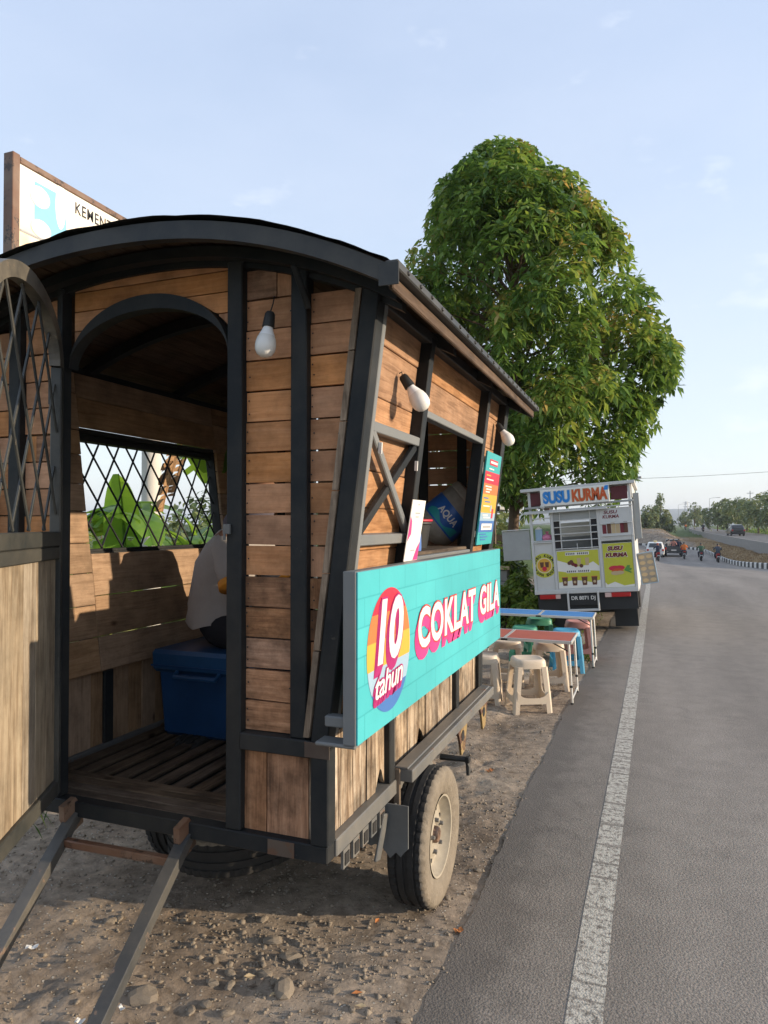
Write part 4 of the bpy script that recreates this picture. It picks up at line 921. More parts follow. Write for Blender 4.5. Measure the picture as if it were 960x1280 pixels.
for v, w_ in ((.225, .02), (.19, .06), (.175, .04), (.04, .05)): flat('text_line', 'p_grey', card, [(-w_ / 2, v), (w_ / 2, v), (w_ / 2, v + .005), (-w_ / 2, v + .005)], [(0, 1, 2, 3)], .0046, MC)
bo = empty('syrup_bottle', T(-.985, 2.955, 1.48), 'blue plastic bottle with white cap on the serving counter', 'bottle')
mat('bottle_blue', (.10, .20, .50), .35, var=.1); MB().lathe([(.0001, 0), (.032, .0), (.034, .01), (.033, .07), (.026, .12), (.018, .15), (.016, .155)], 20).build('body', 'bottle_blue', bo, W[bo.name], True)
MB().lathe([(.017, .153), (.018, .155), (.018, .19), (.0001, .191)], 16).build('cap', 'p_white', bo, W[bo.name], True)
cu = empty('cup_stack', T(-1.055, 2.985, 1.48), 'tall stack of clear plastic cups on the counter', 'cups')
mat('cup_grey', (.42, .36, .31), .35, var=.12, scale=30)
for k in range(22): MB().lathe([(.026, 0), (.033, .075), (.035, .078)], 18).build('cup', 'cup_grey', cu, T(-1.055, 2.985, 1.482 + k * .0125), True)
jc = at(563, 643, x=-1.10); fwd = (Vector((jc.x, jc.y, 0))).normalized(); rt_ = Vector((fwd.y, -fwd.x, 0)); ax_ = (rt_ * math.cos(R(38)) + Vector((0, 0, 1)) * math.sin(R(38))).normalized()
sx_ = (rt_ * math.sin(R(38)) - Vector((0, 0, 1)) * math.cos(R(38))).normalized(); MJ = axes(jc, sx_, ax_.cross(sx_), ax_)
jug = empty('water_jug', MJ, 'large tilted water jug with blue label behind the counter', 'water jug')
m, t, b = new_mat('jug_plastic'); b.inputs['Base Color'].default_value = (.30, .27, .23, 1); b.inputs['Roughness'].default_value = .4
mat('jug_dust', (.34, .30, .25), .55, var=.3, scale=25)
MB().lathe([(.0001, .165), (.11, .165), (.128, .155), (.134, .135), (.134, .115), (.128, .108), (.134, .10), (.134, -.11), (.125, -.14), (.08, -.18), (.035, -.20), (.03, -.245), (.0001, -.246)], 40).build('body', 'jug_dust', jug, MJ, True)
lb = MB(); lb.lathe([(.136, -.095), (.137, -.09), (.137, .035), (.136, .04)], 48); lb.build('label', mat('label_blue', (.03, .13, .45), .3, var=.25, scale=9), jug, MJ, True)
V, F_ = fit_text('AQUA', -.075, .075, -.045, .005, .03, 0)
def wrap(V, r, th0): return [(r * math.sin(th0 + x / r) , -r * math.cos(th0 + x / r), z) for x, z in V]
MB().add(wrap(V, .1385, .0), F_).build('label_letters', 'p_white', jug, MJ)
pl = [(-.12 + .24 * i / 14, -.055 + .02 * math.sin(i * .6)) for i in range(15)] + [(.12 - .24 * i / 14, -.085) for i in range(15)]
MB().add(wrap(pl, .138, 0), [(i, i + 1, 28 - i, 29 - i) for i in range(14)]).build('label_wave', 'p_teal', jug, MJ)
bk = empty('black_bucket', T(-1.12, 3.33, 1.48), 'black plastic tub holding the tilted water jug', 'tub'); MB().lathe([(.0001, 0), (.075, 0), (.095, .115), (.102, .12), (.102, .13), (.09, .128), (.075, .02), (.0001, .02)], 24).build('body', 'socket_black', bk, W[bk.name], True)
MB().lathe([(.099, .131), (.105, .135), (.105, .141), (.099, .144)], 24, close=True).build('rim', 'p_red', bk, W[bk.name], True)

# ------------------------------------------------------------------ cooler and seated person
cb = empty('cooler_box', T(-2.04, 3.07, FLOOR), 'blue plastic cooler box on the wagon floor under the seated person', 'cooler')
mat('cooler_blue', (.010, .052, .15), .45, var=.3, scale=5, bump=.05); mat('cooler_lid', (.014, .068, .17), .42, var=.3, scale=5)
def taper(name, m_, par, x0, x1, y0, y1, z0, z1, ins):
    mb = MB(); mb.box(x0, x1, y0, y1, z0, z1, b=.018)
    mb.v = [(x + (ins if x < (x0 + x1) / 2 else -ins) * (1 - (z - z0) / (z1 - z0)), y + (ins if y < (y0 + y1) / 2 else -ins) * (1 - (z - z0) / (z1 - z0)), z) for x, y, z in mb.v]
    return mb.build(name, m_, par)
taper('body', 'cooler_blue', cb, -2.31, -1.77, 2.865, 3.275, .546, .90, .02); taper('lid', 'cooler_lid', cb, -2.335, -1.745, 2.84, 3.30, .865, .975, .004)
MB().box(-2.325, -1.755, 2.836, 2.843, .895, .903).build('lid_groove', 'cooler_blue', cb)
MB().tube([(-2.16, 2.83, .88), (-2.16, 2.80, .86), (-1.92, 2.80, .86), (-1.92, 2.83, .88)], .011, 8).build('handle', 'cooler_lid', cb, smooth=True)
mat('skin', (.22, .11, .065), .55, var=.08); mat('shirt_grey', (.36, .325, .30), .9, var=.1, scale=12, bump=.25, bscale=20); mat('cuff_orange', (.70, .28, .03), .85); mat('trouser_black', (.012, .013, .018), .9, var=.2); mat('scarf', (.10, .085, .105), .9, var=.15, bump=.2)
py = 3.08
J = {'pel': (-2.13, py, 1.09, .145, .13), 'sp1': (-2.12, py, 1.20, .13, .115), 'sp2': (-2.06, py, 1.36, .14, .11), 'ch': (-2.0, py, 1.48, .14, .105), 'nk': (-1.945, py, 1.60, .055), 'nk2': (-1.925, py, 1.665, .055), 'hd': (-1.895, py, 1.75, .085, .095), 'hd2': (-1.885, py, 1.845, .07, .08)}
E_ = [('pel', 'sp1'), ('sp1', 'sp2'), ('sp2', 'ch'), ('ch', 'nk'), ('nk', 'nk2'), ('nk2', 'hd'), ('hd', 'hd2')]
for s_, n_ in ((-1, 'r'), (1, 'l')):
    J.update({'sh' + n_: (-1.995, py + s_ * .165, 1.525, .06), 'el' + n_: (-1.90, py + s_ * .215, 1.27, .043), 'wr' + n_: (-1.68, py + s_ * .16, 1.21, .03), 'pm' + n_: (-1.60, py + s_ * .14, 1.20, .038, .02)})
    E_ += [('ch', 'sh' + n_), ('sh' + n_, 'el' + n_), ('el' + n_, 'wr' + n_), ('wr' + n_, 'pm' + n_)]
    for k in range(4):
        yo = py + s_ * .14 + (k - 1.5) * .021; ln = (.065, .078, .073, .056)[k]
        J['f%d' % k + n_] = (-1.565, yo, 1.198, .0095); J['g%d' % k + n_] = (-1.565 + ln * .55, yo, 1.188, .0088); J['h%d' % k + n_] = (-1.565 + ln * .85, yo, 1.165, .0078)
        E_ += [('pm' + n_, 'f%d' % k + n_), ('f%d' % k + n_, 'g%d' % k + n_), ('g%d' % k + n_, 'h%d' % k + n_)]
    J['t0' + n_] = (-1.615, py + s_ * .095, 1.195, .011); J['t1' + n_] = (-1.58, py + s_ * .08, 1.182, .0095); E_ += [('pm' + n_, 't0' + n_), ('t0' + n_, 't1' + n_)]
    J.update({'hp' + n_: (-2.10, py + s_ * .09, 1.055, .095), 'kn' + n_: (-1.69, py + s_ * .12, 1.055, .062), 'an' + n_: (-1.66, py + s_ * .12, .635, .04), 'ft' + n_: (-1.52, py + s_ * .125, .585, .035, .03)})
    E_ += [('pel', 'hp' + n_), ('hp' + n_, 'kn' + n_), ('kn' + n_, 'an' + n_), ('an' + n_, 'ft' + n_)]
body = skin_figure('body', J, E_, 'pel')
paint(body, ['skin', 'trouser_black', 'shirt_grey'], lambda c: 1 if c.z > .63 and (c.z < 1.12 or (c.z < 1.22 and c.x < -1.98)) else 0)
pers = empty('person', T(-2.10, py, .97), 'seated person in grey shirt with orange cuffs and dark headscarf', 'person')
body.transform(T(.05, 0, 0)); link_mesh('body', body, pers)
shm = MB(); rings = [(-2.085, 1.085, .150, .182), (-2.085, 1.12, .158, .18), (-2.085, 1.20, .158, .168), (-2.065, 1.30, .152, .172), (-2.03, 1.40, .150, .182), (-1.985, 1.49, .138, .188), (-1.945, 1.555, .105, .16), (-1.92, 1.60, .075, .09), (-1.91, 1.63, .06, .065)]
nr = 36; V = []
for j, (cx, cz, ra, rb_) in enumerate(rings):
    for k in range(nr):
        th = 2 * math.pi * k / nr; fo = 1 + (.05 * math.sin(3 * th + j * 1.3) * math.sin(j * .9 + .6) + .035 * math.sin(7 * th - j * 1.9)) * (1 if j < 7 else .2)
        V.append((cx + ra * fo * math.cos(th), py + rb_ * fo * math.sin(th), cz + .012 * math.sin(4 * th + j)))
shm.add(V, [(j * nr + k, j * nr + (k + 1) % nr, (j + 1) * nr + (k + 1) % nr, (j + 1) * nr + k) for j in range(len(rings) - 1) for k in range(nr)])
for s_ in (-1, 1):
    A_, B_ = Vector((-1.965, py + s_ * .13, 1.53)), Vector((-1.862, py + s_ * .218, 1.30)); pts = [A_.lerp(B_, q_) for q_ in (0, .2, .4, .6, .8, .9)]
    shm.tube(pts, [.070, .080, .074, .078, .070, .072], 16); shm.tube([A_.lerp(B_, .9), A_.lerp(B_, 1.0), A_.lerp(B_, 1.03)], [.0735, .0725, .0725], 16, mi=1)
sh = shm.mesh('shirt', ['shirt_grey', 'cuff_orange'], True)
link_mesh('shirt', sh, pers)
sc_ = skin_figure('headscarf', {'a': (-1.885, py, 1.80, .10, .11), 'b': (-1.915, py, 1.70, .10, .10), 'c': (-1.965, py, 1.60, .13, .12), 'd': (-2.02, py, 1.53, .16, .15)}, [('a', 'b'), ('b', 'c'), ('c', 'd')], 'a')
sc_.transform(T(.05, 0, 0)); paint(sc_, ['scarf'], lambda c: 0); link_mesh('headscarf', sc_, pers)

# ------------------------------------------------------------------ ministry signboard behind the wagon
SXW = -4.0
MS = axes((SXW, 0, 0), (0, 1, 0), (0, 0, 1), (1, 0, 0))
sg = empty('signboard', T(SXW, 4.9, 0), 'rust framed white roadside signboard with pale blue emblem behind the wagon', 'sign')
m, t, b = new_mat('sign_white'); Lk = t.links.new; tcn = N(t, 'ShaderNodeTexCoord'); n1 = N(t, 'ShaderNodeTexNoise'); n1.inputs['Scale'].default_value = 1.6; n1.inputs['Detail'].default_value = 7; Lk(tcn.outputs['Object'], n1.inputs['Vector'])
rs = ramp(t, [(.50, (.84, .83, .80)), (.66, (.78, .66, .48)), (.78, (.5, .28, .12))]); Lk(n1.outputs['Fac'], rs.inputs[0]); Lk(rs.outputs[0], b.inputs['Base Color']); b.inputs['Roughness'].default_value = .5
y0 = at(20, 300, x=SXW).y - .03; y1 = 6.6; zt = 4.105; zb = 2.80
box('face', 'sign_white', sg, y0 + .03, y1 - .03, zb + .03, zt - .03, -.02, 0, MS, b=.001)
for u0, u1, v0, v1 in ((y0 - .01, y0 + .05, zb, zt + .01), (y1 - .05, y1, zb, zt + .01), (y0 + .0505, y1 - .0505, zt - .045, zt), (y0 + .0505, y1 - .0505, zb, zb + .045)): box('frame', 'rust', sg, u0, u1, v0, v1, -.075, .012, MS)
box('divider', 'p_grey', sg, y0 + .06, 4.35, 3.60, 3.615, .0005, .004, MS, b=.0005)
mat('emblem_blue', (.22, .52, .74), .5, var=.15)
e0, e1 = at(43, 250, x=SXW), at(83, 285, x=SXW); ey0, ey1 = e0.y, e1.y; ez0, ez1 = at(43, 292, x=SXW).z, at(43, 226, x=SXW).z; ew = ey1 - ey0; eh = ez1 - ez0
flat('emblem', 'emblem_blue', sg, [(ey0, ez0), (ey1, ez0), (ey1, ez1), (ey0, ez1)], [(0, 1, 2, 3)], .002, MS)
def blob(cx, cy_, rx, ry): return [(ey0 + ew * (cx + rx * math.cos(2 * math.pi * i / 28)), ez0 + eh * (cy_ + ry * math.sin(2 * math.pi * i / 28))) for i in range(28)]
for pl in (blob(.16, .74, .30, .20), blob(.80, .80, .17, .48), blob(.20, .14, .30, .17)): flat('emblem_white', 'p_white', sg, pl, [tuple(range(28))], .0035, MS)
flat('emblem_white', 'p_white', sg, [(ey0 + ew * .64, ez0 + eh * .85), (ey0 + ew * .97, ez0 + eh * .85), (ey0 + ew * .97, ez1), (ey0 + ew * .64, ez1)], [(0, 1, 2, 3)], .0042, MS)
k0, k1 = at(94, 262, x=SXW), at(148, 300, x=SXW)
V, F_ = fit_text('KEMENTERIAN', k0.y, k0.y + .66, 3.925, 4.01, .008, 0, 1.12); flat('letters', 'p_black', sg, V, F_, .003, MS)
for y in (y0 + .2, y1 - .2): MB().tube([(SXW - .04, y, -.2), (SXW - .04, y, zb + .05)], .045, 10).build('post', 'rust', sg)
# ------------------------------------------------------------------ plastic stools
def sq_loft(levels, n=28, p=4.0):
    V = []; Fl = []
    for hx, z in levels:
        for k in range(n):
            th = 2 * math.pi * k / n; c, s_ = math.cos(th), math.sin(th)
            V.append((hx * math.copysign(abs(c) ** (2 / p), c), hx * math.copysign(abs(s_) ** (2 / p), s_), z))
    for j in range(len(levels) - 1):
        for k in range(n): Fl.append((j * n + k, j * n + (k + 1) % n, (j + 1) * n + (k + 1) % n, (j + 1) * n + k))
    Fl.append(tuple((len(levels) - 1) * n + k for k in range(n)))
    return V, Fl
def make_stool(m_):
    H = .455; parts = {}
    V, Fl = sq_loft([(.142, H - .075), (.139, H - .035), (.135, H - .014), (.126, H - .003), (.108, H), (.10, H - .004)]); parts['seat'] = MB().add(V, Fl).mesh('seat', m_, True)
    try: parts['seat'].set_sharp_from_angle(angle=R(50))
    except Exception: pass
    # corner leg: rounded L section, flared
    w_, th = .058, .010
    Lp = [(-w_, 0), (-.018, 0), (-.006, -.006), (0, -.018), (0, -w_), (-th, -w_), (-th, -.022), (-.022, -th), (-w_, -th)]
    V = []; lv = [(.138, H - .06, 1.0), (.150, .26, .92), (.162, .12, .9), (.170, 0, .85)]
    for o_, z, k in lv: V += [(o_ + x * k, o_ + y * k, z) for x, y in Lp]
    n = len(Lp); Fl = [(j * n + i, j * n + (i + 1) % n, (j + 1) * n + (i + 1) % n, (j + 1) * n + i)[::-1] for j in range(3) for i in range(n)] + [tuple(range(n)), tuple(3 * n + i for i in range(n))[::-1]]
    leg = MB().add(V, Fl).mesh('leg', m_, False)
    # lower apron with a dipped upper edge
    prof = []; nn = 10
    for i in range(nn + 1):
        u_ = -1 + 2 * i / nn; prof.append((u_ * .135, .10 + .055 * abs(u_) ** 4 + .035))
    poly = prof + [(.135, .085), (-.135, .085)]
    apron = MB().prism(poly, -.005, .005, axes((0, -.158, 0), (1, 0, 0), (0, 0, 1), (0, -1, 0))).mesh('apron', m_)
    upper = MB().prism([(-.11, H - .065), (-.09, H - .082), (.09, H - .082), (.11, H - .065)][::-1], -.004, .004, axes((0, -.139, 0), (1, 0, 0), (0, 0, 1), (0, -1, 0))).mesh('edge', m_)
    return parts['seat'], leg, apron
def stool(x, y, rot, meshes, label, lean=0):
    z = float(ground_z(np.array([x]), np.array([y]))[0]) - .004
    M = T(x, y, z) @ RZ(rot) @ RX(lean)
    o = empty('plastic_stool', M, label, 'stool', 'plastic stools around the folding tables')
    link_mesh('seat', meshes[0], o, M)
    for k in range(4): link_mesh('leg', meshes[1], o, M @ RZ(90 * k)); link_mesh('apron', meshes[2], o, M @ RZ(90 * k))
    return o
for nm, c in (('stool_beige', (.62, .52, .40)), ('stool_green', (.07, .28, .17)), ('stool_blue', (.07, .30, .46)), ('stool_pink', (.52, .24, .21))): mat(nm, c, .45, var=.10, scale=7, spec=.4)
sb, sgn_, sbl, spk = [make_stool(q_) for q_ in ('stool_beige', 'stool_green', 'stool_blue', 'stool_pink')]
def gpt(u_, v_, z=0): p_ = at(u_, v_, z=z); return p_.x, p_.y
x, y = gpt(660, 884); stool(x, y, 25, sb, 'beige plastic stool standing in front of the red folding table')
x, y = gpt(686, 859); stool(x, y, 18, sb, 'beige plastic stool tucked under the right end of the red table')
x, y = gpt(634, 852); stool(x, y, 10, sb, 'beige plastic stool under the middle of the red table')
x, y = gpt(604, 874); stool(x, y, 8, sb, 'beige plastic stool half hidden behind the rear end of the wagon')
x, y = gpt(674, 774.5, .44); stool(x, y, 20, sgn_, 'green plastic stool under the blue folding table')
x, y = gpt(656, 783, .44); stool(x, y, 5, sgn_, 'green plastic stool in front of the blue folding table')
x, y = gpt(708, 787, .44); stool(x, y, 15, sbl, 'light blue plastic stool between the red and blue tables')
x, y = gpt(722, 776, .44); stool(x, y, 12, spk, 'pink plastic stool at the end of the blue table')

# ------------------------------------------------------------------ folding tables
mat('aluminium', (.72, .71, .68), .35, metal=.6, var=.06)
mat('table_red', (.42, .11, .075), .5, var=.12, scale=5); mat('table_blue', (.06, .22, .50), .5, var=.12, scale=5)
def table(xr, y0, y1, H, m_, label):
    xl = xr - 1.2; o = empty('folding_table', T((xl + xr) / 2, (y0 + y1) / 2, 0), label, 'table', 'folding tables beside the road')
    xm = (xl + xr) / 2
    for a, b_ in ((xl, xm - .003), (xm + .003, xr)):
        tp = box('table_top', m_, o, a + .012, b_ - .012, y0 + .012, y1 - .012, H - .022, H, b=.002)
        for q_ in ((a, b_, y0, y0 + .0115), (a, b_, y1 - .0115, y1), (a, a + .0115, y0 + .012, y1 - .012), (b_ - .0115, b_, y0 + .012, y1 - .012)): box('edge_trim', 'aluminium', tp, q_[0], q_[1], q_[2], q_[3], H - .026, H + .002, b=.002)
    for sx_ in (0, 1):
        xx = xr - .03 if sx_ else xl + .03; kx = .03 if sx_ else -.03
        g = lambda q_: float(ground_z(np.array([xx + kx]), np.array([q_]))[0])
        for yy_ in (y0 + .03, y1 - .03):
            MB().tube([(xx, yy_, H - .02), (xx + kx, yy_, g(yy_) + .004)], .011, 10).build('leg', 'aluminium', o, smooth=True)
            MB().tube([(xx + kx * .72, yy_, H * .30), (xx + kx * .74, yy_, H * .26)], .0135, 10).build('leg_clip', 'socket_black', o); MB().tube([(xx + kx * .98, yy_, g(yy_) + .018), (xx + kx, yy_, g(yy_) - .004)], .014, 10).build('foot', 'socket_black', o)
        MB().tube([(xx + kx * .95, y0 + .03, g(y0) + .05), (xx + kx * .95, y1 - .03, g(y1) + .05)], .009, 8).build('cross_bar', 'aluminium', o)
        MB().tube([(xx, y0 + .05, H - .10), (xx - kx * 5, y0 + .05, H - .025)], .006, 6).build('stay', 'socket_black', o)
    box('fold_hinge', 'socket_black', o, xm - .03, xm + .03, y0 - .003, y0 + .0, H - .022, H - .006, b=.0005)
    return o
table(-.650, 6.36, 6.90, .56, 'table_red', 'folding table with dusty red top and aluminium legs')
table(-.590, 8.05, 8.52, .565, 'table_blue', 'folding table with blue top and aluminium legs')

# ------------------------------------------------------------------ parked food truck
MT = T(-.885, 10.6, .635) @ RY(-4.2)
MF = MT @ axes((0, 0, 0), (1, 0, 0), (0, 0, 1), (0, -1, 0))
tr = empty('food_truck', T(-.885, 11.6, 0), 'small white food truck with yellow posters and susu kurma sign', 'food truck')
mat('truck_white', (.55, .55, .53), .5, var=.12, scale=3); mat('truck_grey', (.33, .34, .33), .55, var=.15, scale=4); mat('truck_dark', (.02, .022, .024), .5, var=.2); mat('tail_red', (.42, .015, .015), .3, var=.05); mat('tail_pink', (.6, .42, .38), .3)
mat('truck_maroon', (.10, .02, .025), .6, var=.2)
m, t, b = new_mat('window_glass'); b.inputs['Base Color'].default_value = (.03, .035, .04, 1); b.inputs['Roughness'].default_value = .08; b.inputs['Specular IOR Level'].default_value = .6
tb = lambda nm, m_, x0, x1, y0, y1, z0, z1, par=tr, bev=.004: box(nm, m_, par, x0, x1, y0, y1, z0, z1, MT, b=bev)
tb('floor_frame', 'truck_white', -.735, .735, 0, 2.4, -.05, .0)
tb('side_panel', 'truck_white', -.735, -.715, .03, 2.38, .001, .70); tb('side_panel', 'truck_white', .715, .735, .03, 2.38, .001, .66)
tb('front_panel', 'truck_white', -.714, .714, 2.36, 2.38, .001, .72)
tb('roof', 'truck_white', -.83, .80, -.06, 2.45, 1.50, 1.545); tb('roof_trim', 'truck_grey', -.78, .76, -.05, -.01, 1.24, 1.27); tb('roof_side', 'truck_maroon', -.74, -.72, .02, 2.36, 1.27, 1.499); tb('roof_side', 'truck_white', .735, .755, .02, 2.36, 1.30, 1.499)
for x0 in (-.735, .695): tb('corner_post', 'truck_white', x0, x0 + .04, .0, .04, .001, 1.499); tb('corner_post', 'truck_white', x0, x0 + .04, 2.32, 2.358, .001, 1.499)
for x0 in (-.425, .235): tb('door_post', 'truck_white', x0, x0 + .04, -.005, .035, .001, 1.239)
for x0, x1 in ((-.73, -.53), (.46, .69)): tb('top_panel', 'truck_maroon', x0, x1, .005, .02, 1.285, 1.48)
tb('gutter', 'truck_white', -.80, .40, -.07, -.02, 1.16, 1.185); tb('gutter', 'truck_white', -.80, .74, -.03, .0, 1.186, 1.205)
# rear panels
tb('lower_panel', 'truck_white', -.694, -.4255, .01, .025, .001, .74); tb('lower_panel', 'truck_white', -.384, .2345, .01, .025, .001, .60); tb('lower_panel', 'truck_white', .2755, .694, .01, .025, .001, .66)
tb('bottom_rail', 'truck_white', -.735, .735, -.02, -.001, -.045, .015)
ph = tb('print_panel', 'truck_white', .2755, .694, -.004, .012, .695, 1.17)
for z in (.72, 1.08): tb('shelf_rail', 'truck_white', -.694, -.4255, -.02, .0, z, z + .016)
for z in (.84, 1.02): tb('shelf_rail', 'truck_white', .2755, .72, -.035, -.02, z - .08, z - .066)
tb('shelf_rail', 'truck_white', -.694, -.4255, -.01, .005, 1.0, 1.016); tb('shelf_board', 'truck_white', -.694, -.4255, .0, .3, .745, .76)
# middle opening: two dark panes and bars
tb('pane', 'window_glass', -.384, -.30, .02, .026, .63, 1.13); tb('pane', 'window_glass', .15, .2345, .02, .026, .63, 1.13)
for z in (.61, .73, .83, .93, 1.03): tb('window_bar', 'truck_white', -.384, .2345, -.01, .004, z, z + .014)
for x0 in (-.295, .135): tb('window_bar', 'truck_white', x0, x0 + .014, -.012, .0, .60, 1.16)
tb('window_bar', 'truck_white', -.07, -.06, -.012, .0, .60, .69); tb('header_panel', 'truck_grey', -.384, .2345, .005, .02, 1.045, 1.165)
tb('inner_counter', 'truck_dark', -.70, .70, .32, .8, .001, .62); tb('inner_shelf', 'truck_grey', -.70, .70, 1.2, 1.6, .001, .78); tb('inner_board', 'truck_dark', -.38, .23, .35, .37, 1.05, 1.15)
# goods on the left shelf
sh_ = empty('drink_carton', MT @ T(-.62, .10, .76), 'pale blue drink carton on the left shelf of the food truck', 'carton'); MB().box(-.05, .05, -.04, .04, 0, .17, b=.004).build('body', 'p_sky', sh_, W[sh_.name])
MB().prism([(-.05, .17), (.05, .17), (0, .21)], -.04, .04, axes((0, 0, 0), (1, 0, 0), (0, 0, 1), (0, -1, 0))).build('gable', 'p_white', sh_, W[sh_.name])
sh_ = empty('plastic_bag', MT @ T(-.50, .10, .76), 'pink plastic bag on the left shelf of the food truck', 'bag'); MB().lathe([(.0001, 0), (.07, .0), (.085, .03), (.07, .07), (.03, .09), (.012, .10), (.03, .13), (.0001, .12)], 14, mod=lambda j, k, r_: r_ * (1 + .15 * math.sin(k * 2.1 + j))).build('body', mat('bag_pink', (.55, .18, .28), .4), sh_, W[sh_.name], True)
# sign, posters
def rect(x0, x1, z0, z1): return [(x0, z0), (x1, z0), (x1, z1), (x0, z1)]
def tq(nm, m_, pl, h, par=tr, M=MF): return flat(nm, m_, par, pl, [tuple(range(len(pl)))], h, M)
sb_ = tb('sign_board', 'p_white', -.535, .445, -.075, -.055, 1.262, 1.505)
def outl(s, x0, x1, z0, z1, c_out, h, c_in=None, bold=.045):
    V, F_ = fit_text(s, x0, x1, z0, z1, bold, 0, 1.02); flat('sign_letters', c_out, sb_, V, F_, h, MF)
outl('SUSU', -.505, -.10, 1.29, 1.485, 'p_sky', .0765, bold=.09); outl('SUSU', -.495, -.11, 1.298, 1.478, 'p_bluebright' if 'p_bluebright' in MATS else mat('p_bluebright', (.02, .22, .62), .45), .0775)
outl('KURMA', -.085, .425, 1.29, 1.485, 'p_tan', .0765, bold=.09); outl('KURMA', -.077, .417, 1.298, 1.478, mat('p_rust_red', (.55, .09, .02), .45), .0775)
tq('sign_corner', 'p_bluebright', [(.37, 1.505 - .07), (.43, 1.505 - .07), (.44, 1.50), (.39, 1.50)], .0782, sb_)
for x0 in (-.515, .39): MB().lathe([(.0001, .03), (.03, .02), (.035, 0)], 12).build('lamp', 'truck_white', tr, MF @ T(x0 if x0 < 0 else -.60, 1.262, .08), True) if x0 < 0 else None
# round logo on the left panel
lc = (-.565, .385)
tq('logo_disc', 'p_black', circle_poly(*lc, .185), -.004 + .0, tr, MF @ T(0, 0, 0)) if False else None
dl = tq('logo_disc', 'p_lime', circle_poly(*lc, .182), -.0085); tq('logo_ring', 'p_white', circle_poly(*lc, .112), -.0075, dl); tq('logo_centre', 'p_yellow', circle_poly(*lc, .105), -.0065, dl)
mbt = MB()
def arc_text(s, r, a0, a1, flip):
    for i, ch in enumerate(s):
        if ch == ' ': continue
        a = R(a0 + (a1 - a0) * i / (len(s) - 1)); V, F_ = fit_text(ch, -.017 if ch != 'I' else -.006, .017 if ch != 'I' else .006, -.021, .021, .05)
        rot = a - math.pi / 2 if not flip else a + math.pi / 2
        mbt.add([(lc[0] + r * math.cos(a) + x * math.cos(rot) - z * math.sin(rot), lc[1] + r * math.sin(a) + x * math.sin(rot) + z * math.cos(rot), -.006) for x, z in V], F_)
arc_text('SUSU KURMA', .146, 165, 15, False); arc_text('BROWN SUGAR', .146, 195, 345, True); mbt.build('logo_letters', 'p_black', dl, MF)
for x in (-.035, .04): tq('cup_print', 'p_brown', [(lc[0] + x - .03, lc[1] + .05), (lc[0] + x - .022, lc[1] - .03), (lc[0] + x + .022, lc[1] - .03), (lc[0] + x + .03, lc[1] + .05)], -.0055, dl)
tq('date_print', 'p_red', circle_poly(lc[0], lc[1] - .05, .035, 16), -.0045, dl)
# middle poster
po = tq('poster', 'p_white', rect(-.375, .225, .035, .585), -.0085)
tq('poster_field', 'p_lime', [(-.37, .58), (.22, .58), (.22, .34), (.14, .41), (.02, .36), (-.12, .34), (-.25, .41), (-.37, .45)], -.0075, po)
tq('poster_field', 'p_lime', [(-.37, .29), (-.2, .26), (0, .29), (.22, .27), (.22, .14), (.10, .11), (-.12, .15), (-.37, .12)], -.0075, po)
for z in (.515, .255):
    tq('heading_bar', 'p_white', rect(-.25, .09, z, z + .045), -.0065, po)
    for k in range(12): tq('heading_mark', 'p_black', rect(-.24 + k * .027, -.24 + k * .027 + .015, z + .009, z + .036), -.0055, po) if k not in (5,) else None
for x in (-.06, .055): tq('glass_print', 'p_tan', [(x - .03, .47), (x - .022, .36), (x + .022, .36), (x + .03, .47)], -.0062, po)
for i_, (x, z) in enumerate(((-.2, .40), (-.15, .385), (-.17, .42), (-.11, .365), (-.03, .355))): tq('date_print', ('p_brown', 'p_darkred')[i_ % 2], circle_poly(x, z, .028, 12), -.0052 + i_ * .0004, po)
for x in (-.28, -.14, 0, .14): c_ = tq('cup_print', 'p_brown', [(x - .042, .19), (x - .03, .07), (x + .03, .07), (x + .042, .19)], -.0062, po); tq('cup_mark', 'p_tan', circle_poly(x, .12, .02, 12), -.0052, po); tq('cup_lid', 'p_orange', rect(x - .045, x + .045, .19, .20), -.0052, po)
# right lower poster
po = tq('poster', 'p_lime', rect(.285, .69, .02, .655), -.0085); tq('poster_swoosh', 'p_white', [(.287, .022), (.688, .022), (.688, .06), (.55, .04), (.42, .10), (.32, .06), (.287, .10)], -.0075, po)
for s, x0, x1, z0, z1 in (('SUSU', .345, .575, .545, .62), ('KURMA', .31, .625, .45, .525)):
    V, F_ = fit_text(s, x0, x1, z0, z1, .09, .2); flat('poster_letters', 'p_white', po, V, F_, -.0072, MF); V, F_ = fit_text(s, x0 + .006, x1 - .006, z0 + .005, z1 - .005, .06, .2); flat('poster_letters', 'p_darkred', po, V, F_, -.0062, MF)
for i_, (x, z, r_, mm_) in enumerate(((.43, .295, .062, 'p_red'), (.50, .30, .055, 'p_red'), (.47, .255, .06, 'p_rust_red'), (.44, .225, .05, 'p_tan'), (.50, .23, .045, 'p_tan'))): tq('date_print', mm_, [(x + 1.3 * r_ * math.cos(i * .3142), z + .6 * r_ * math.sin(i * .3142)) for i in range(20)], -.0062 + .0005 * i_, po)
for a in (-.3, .2, .7): tq('leaf_print', 'p_green', [(.56, .26), (.56 + .08 * math.cos(a) - .015, .26 + .08 * math.sin(a) + .02), (.56 + .11 * math.cos(a), .26 + .11 * math.sin(a)), (.56 + .07 * math.cos(a) + .02, .26 + .07 * math.sin(a) - .02)], -.0032 + a * .0003, po)
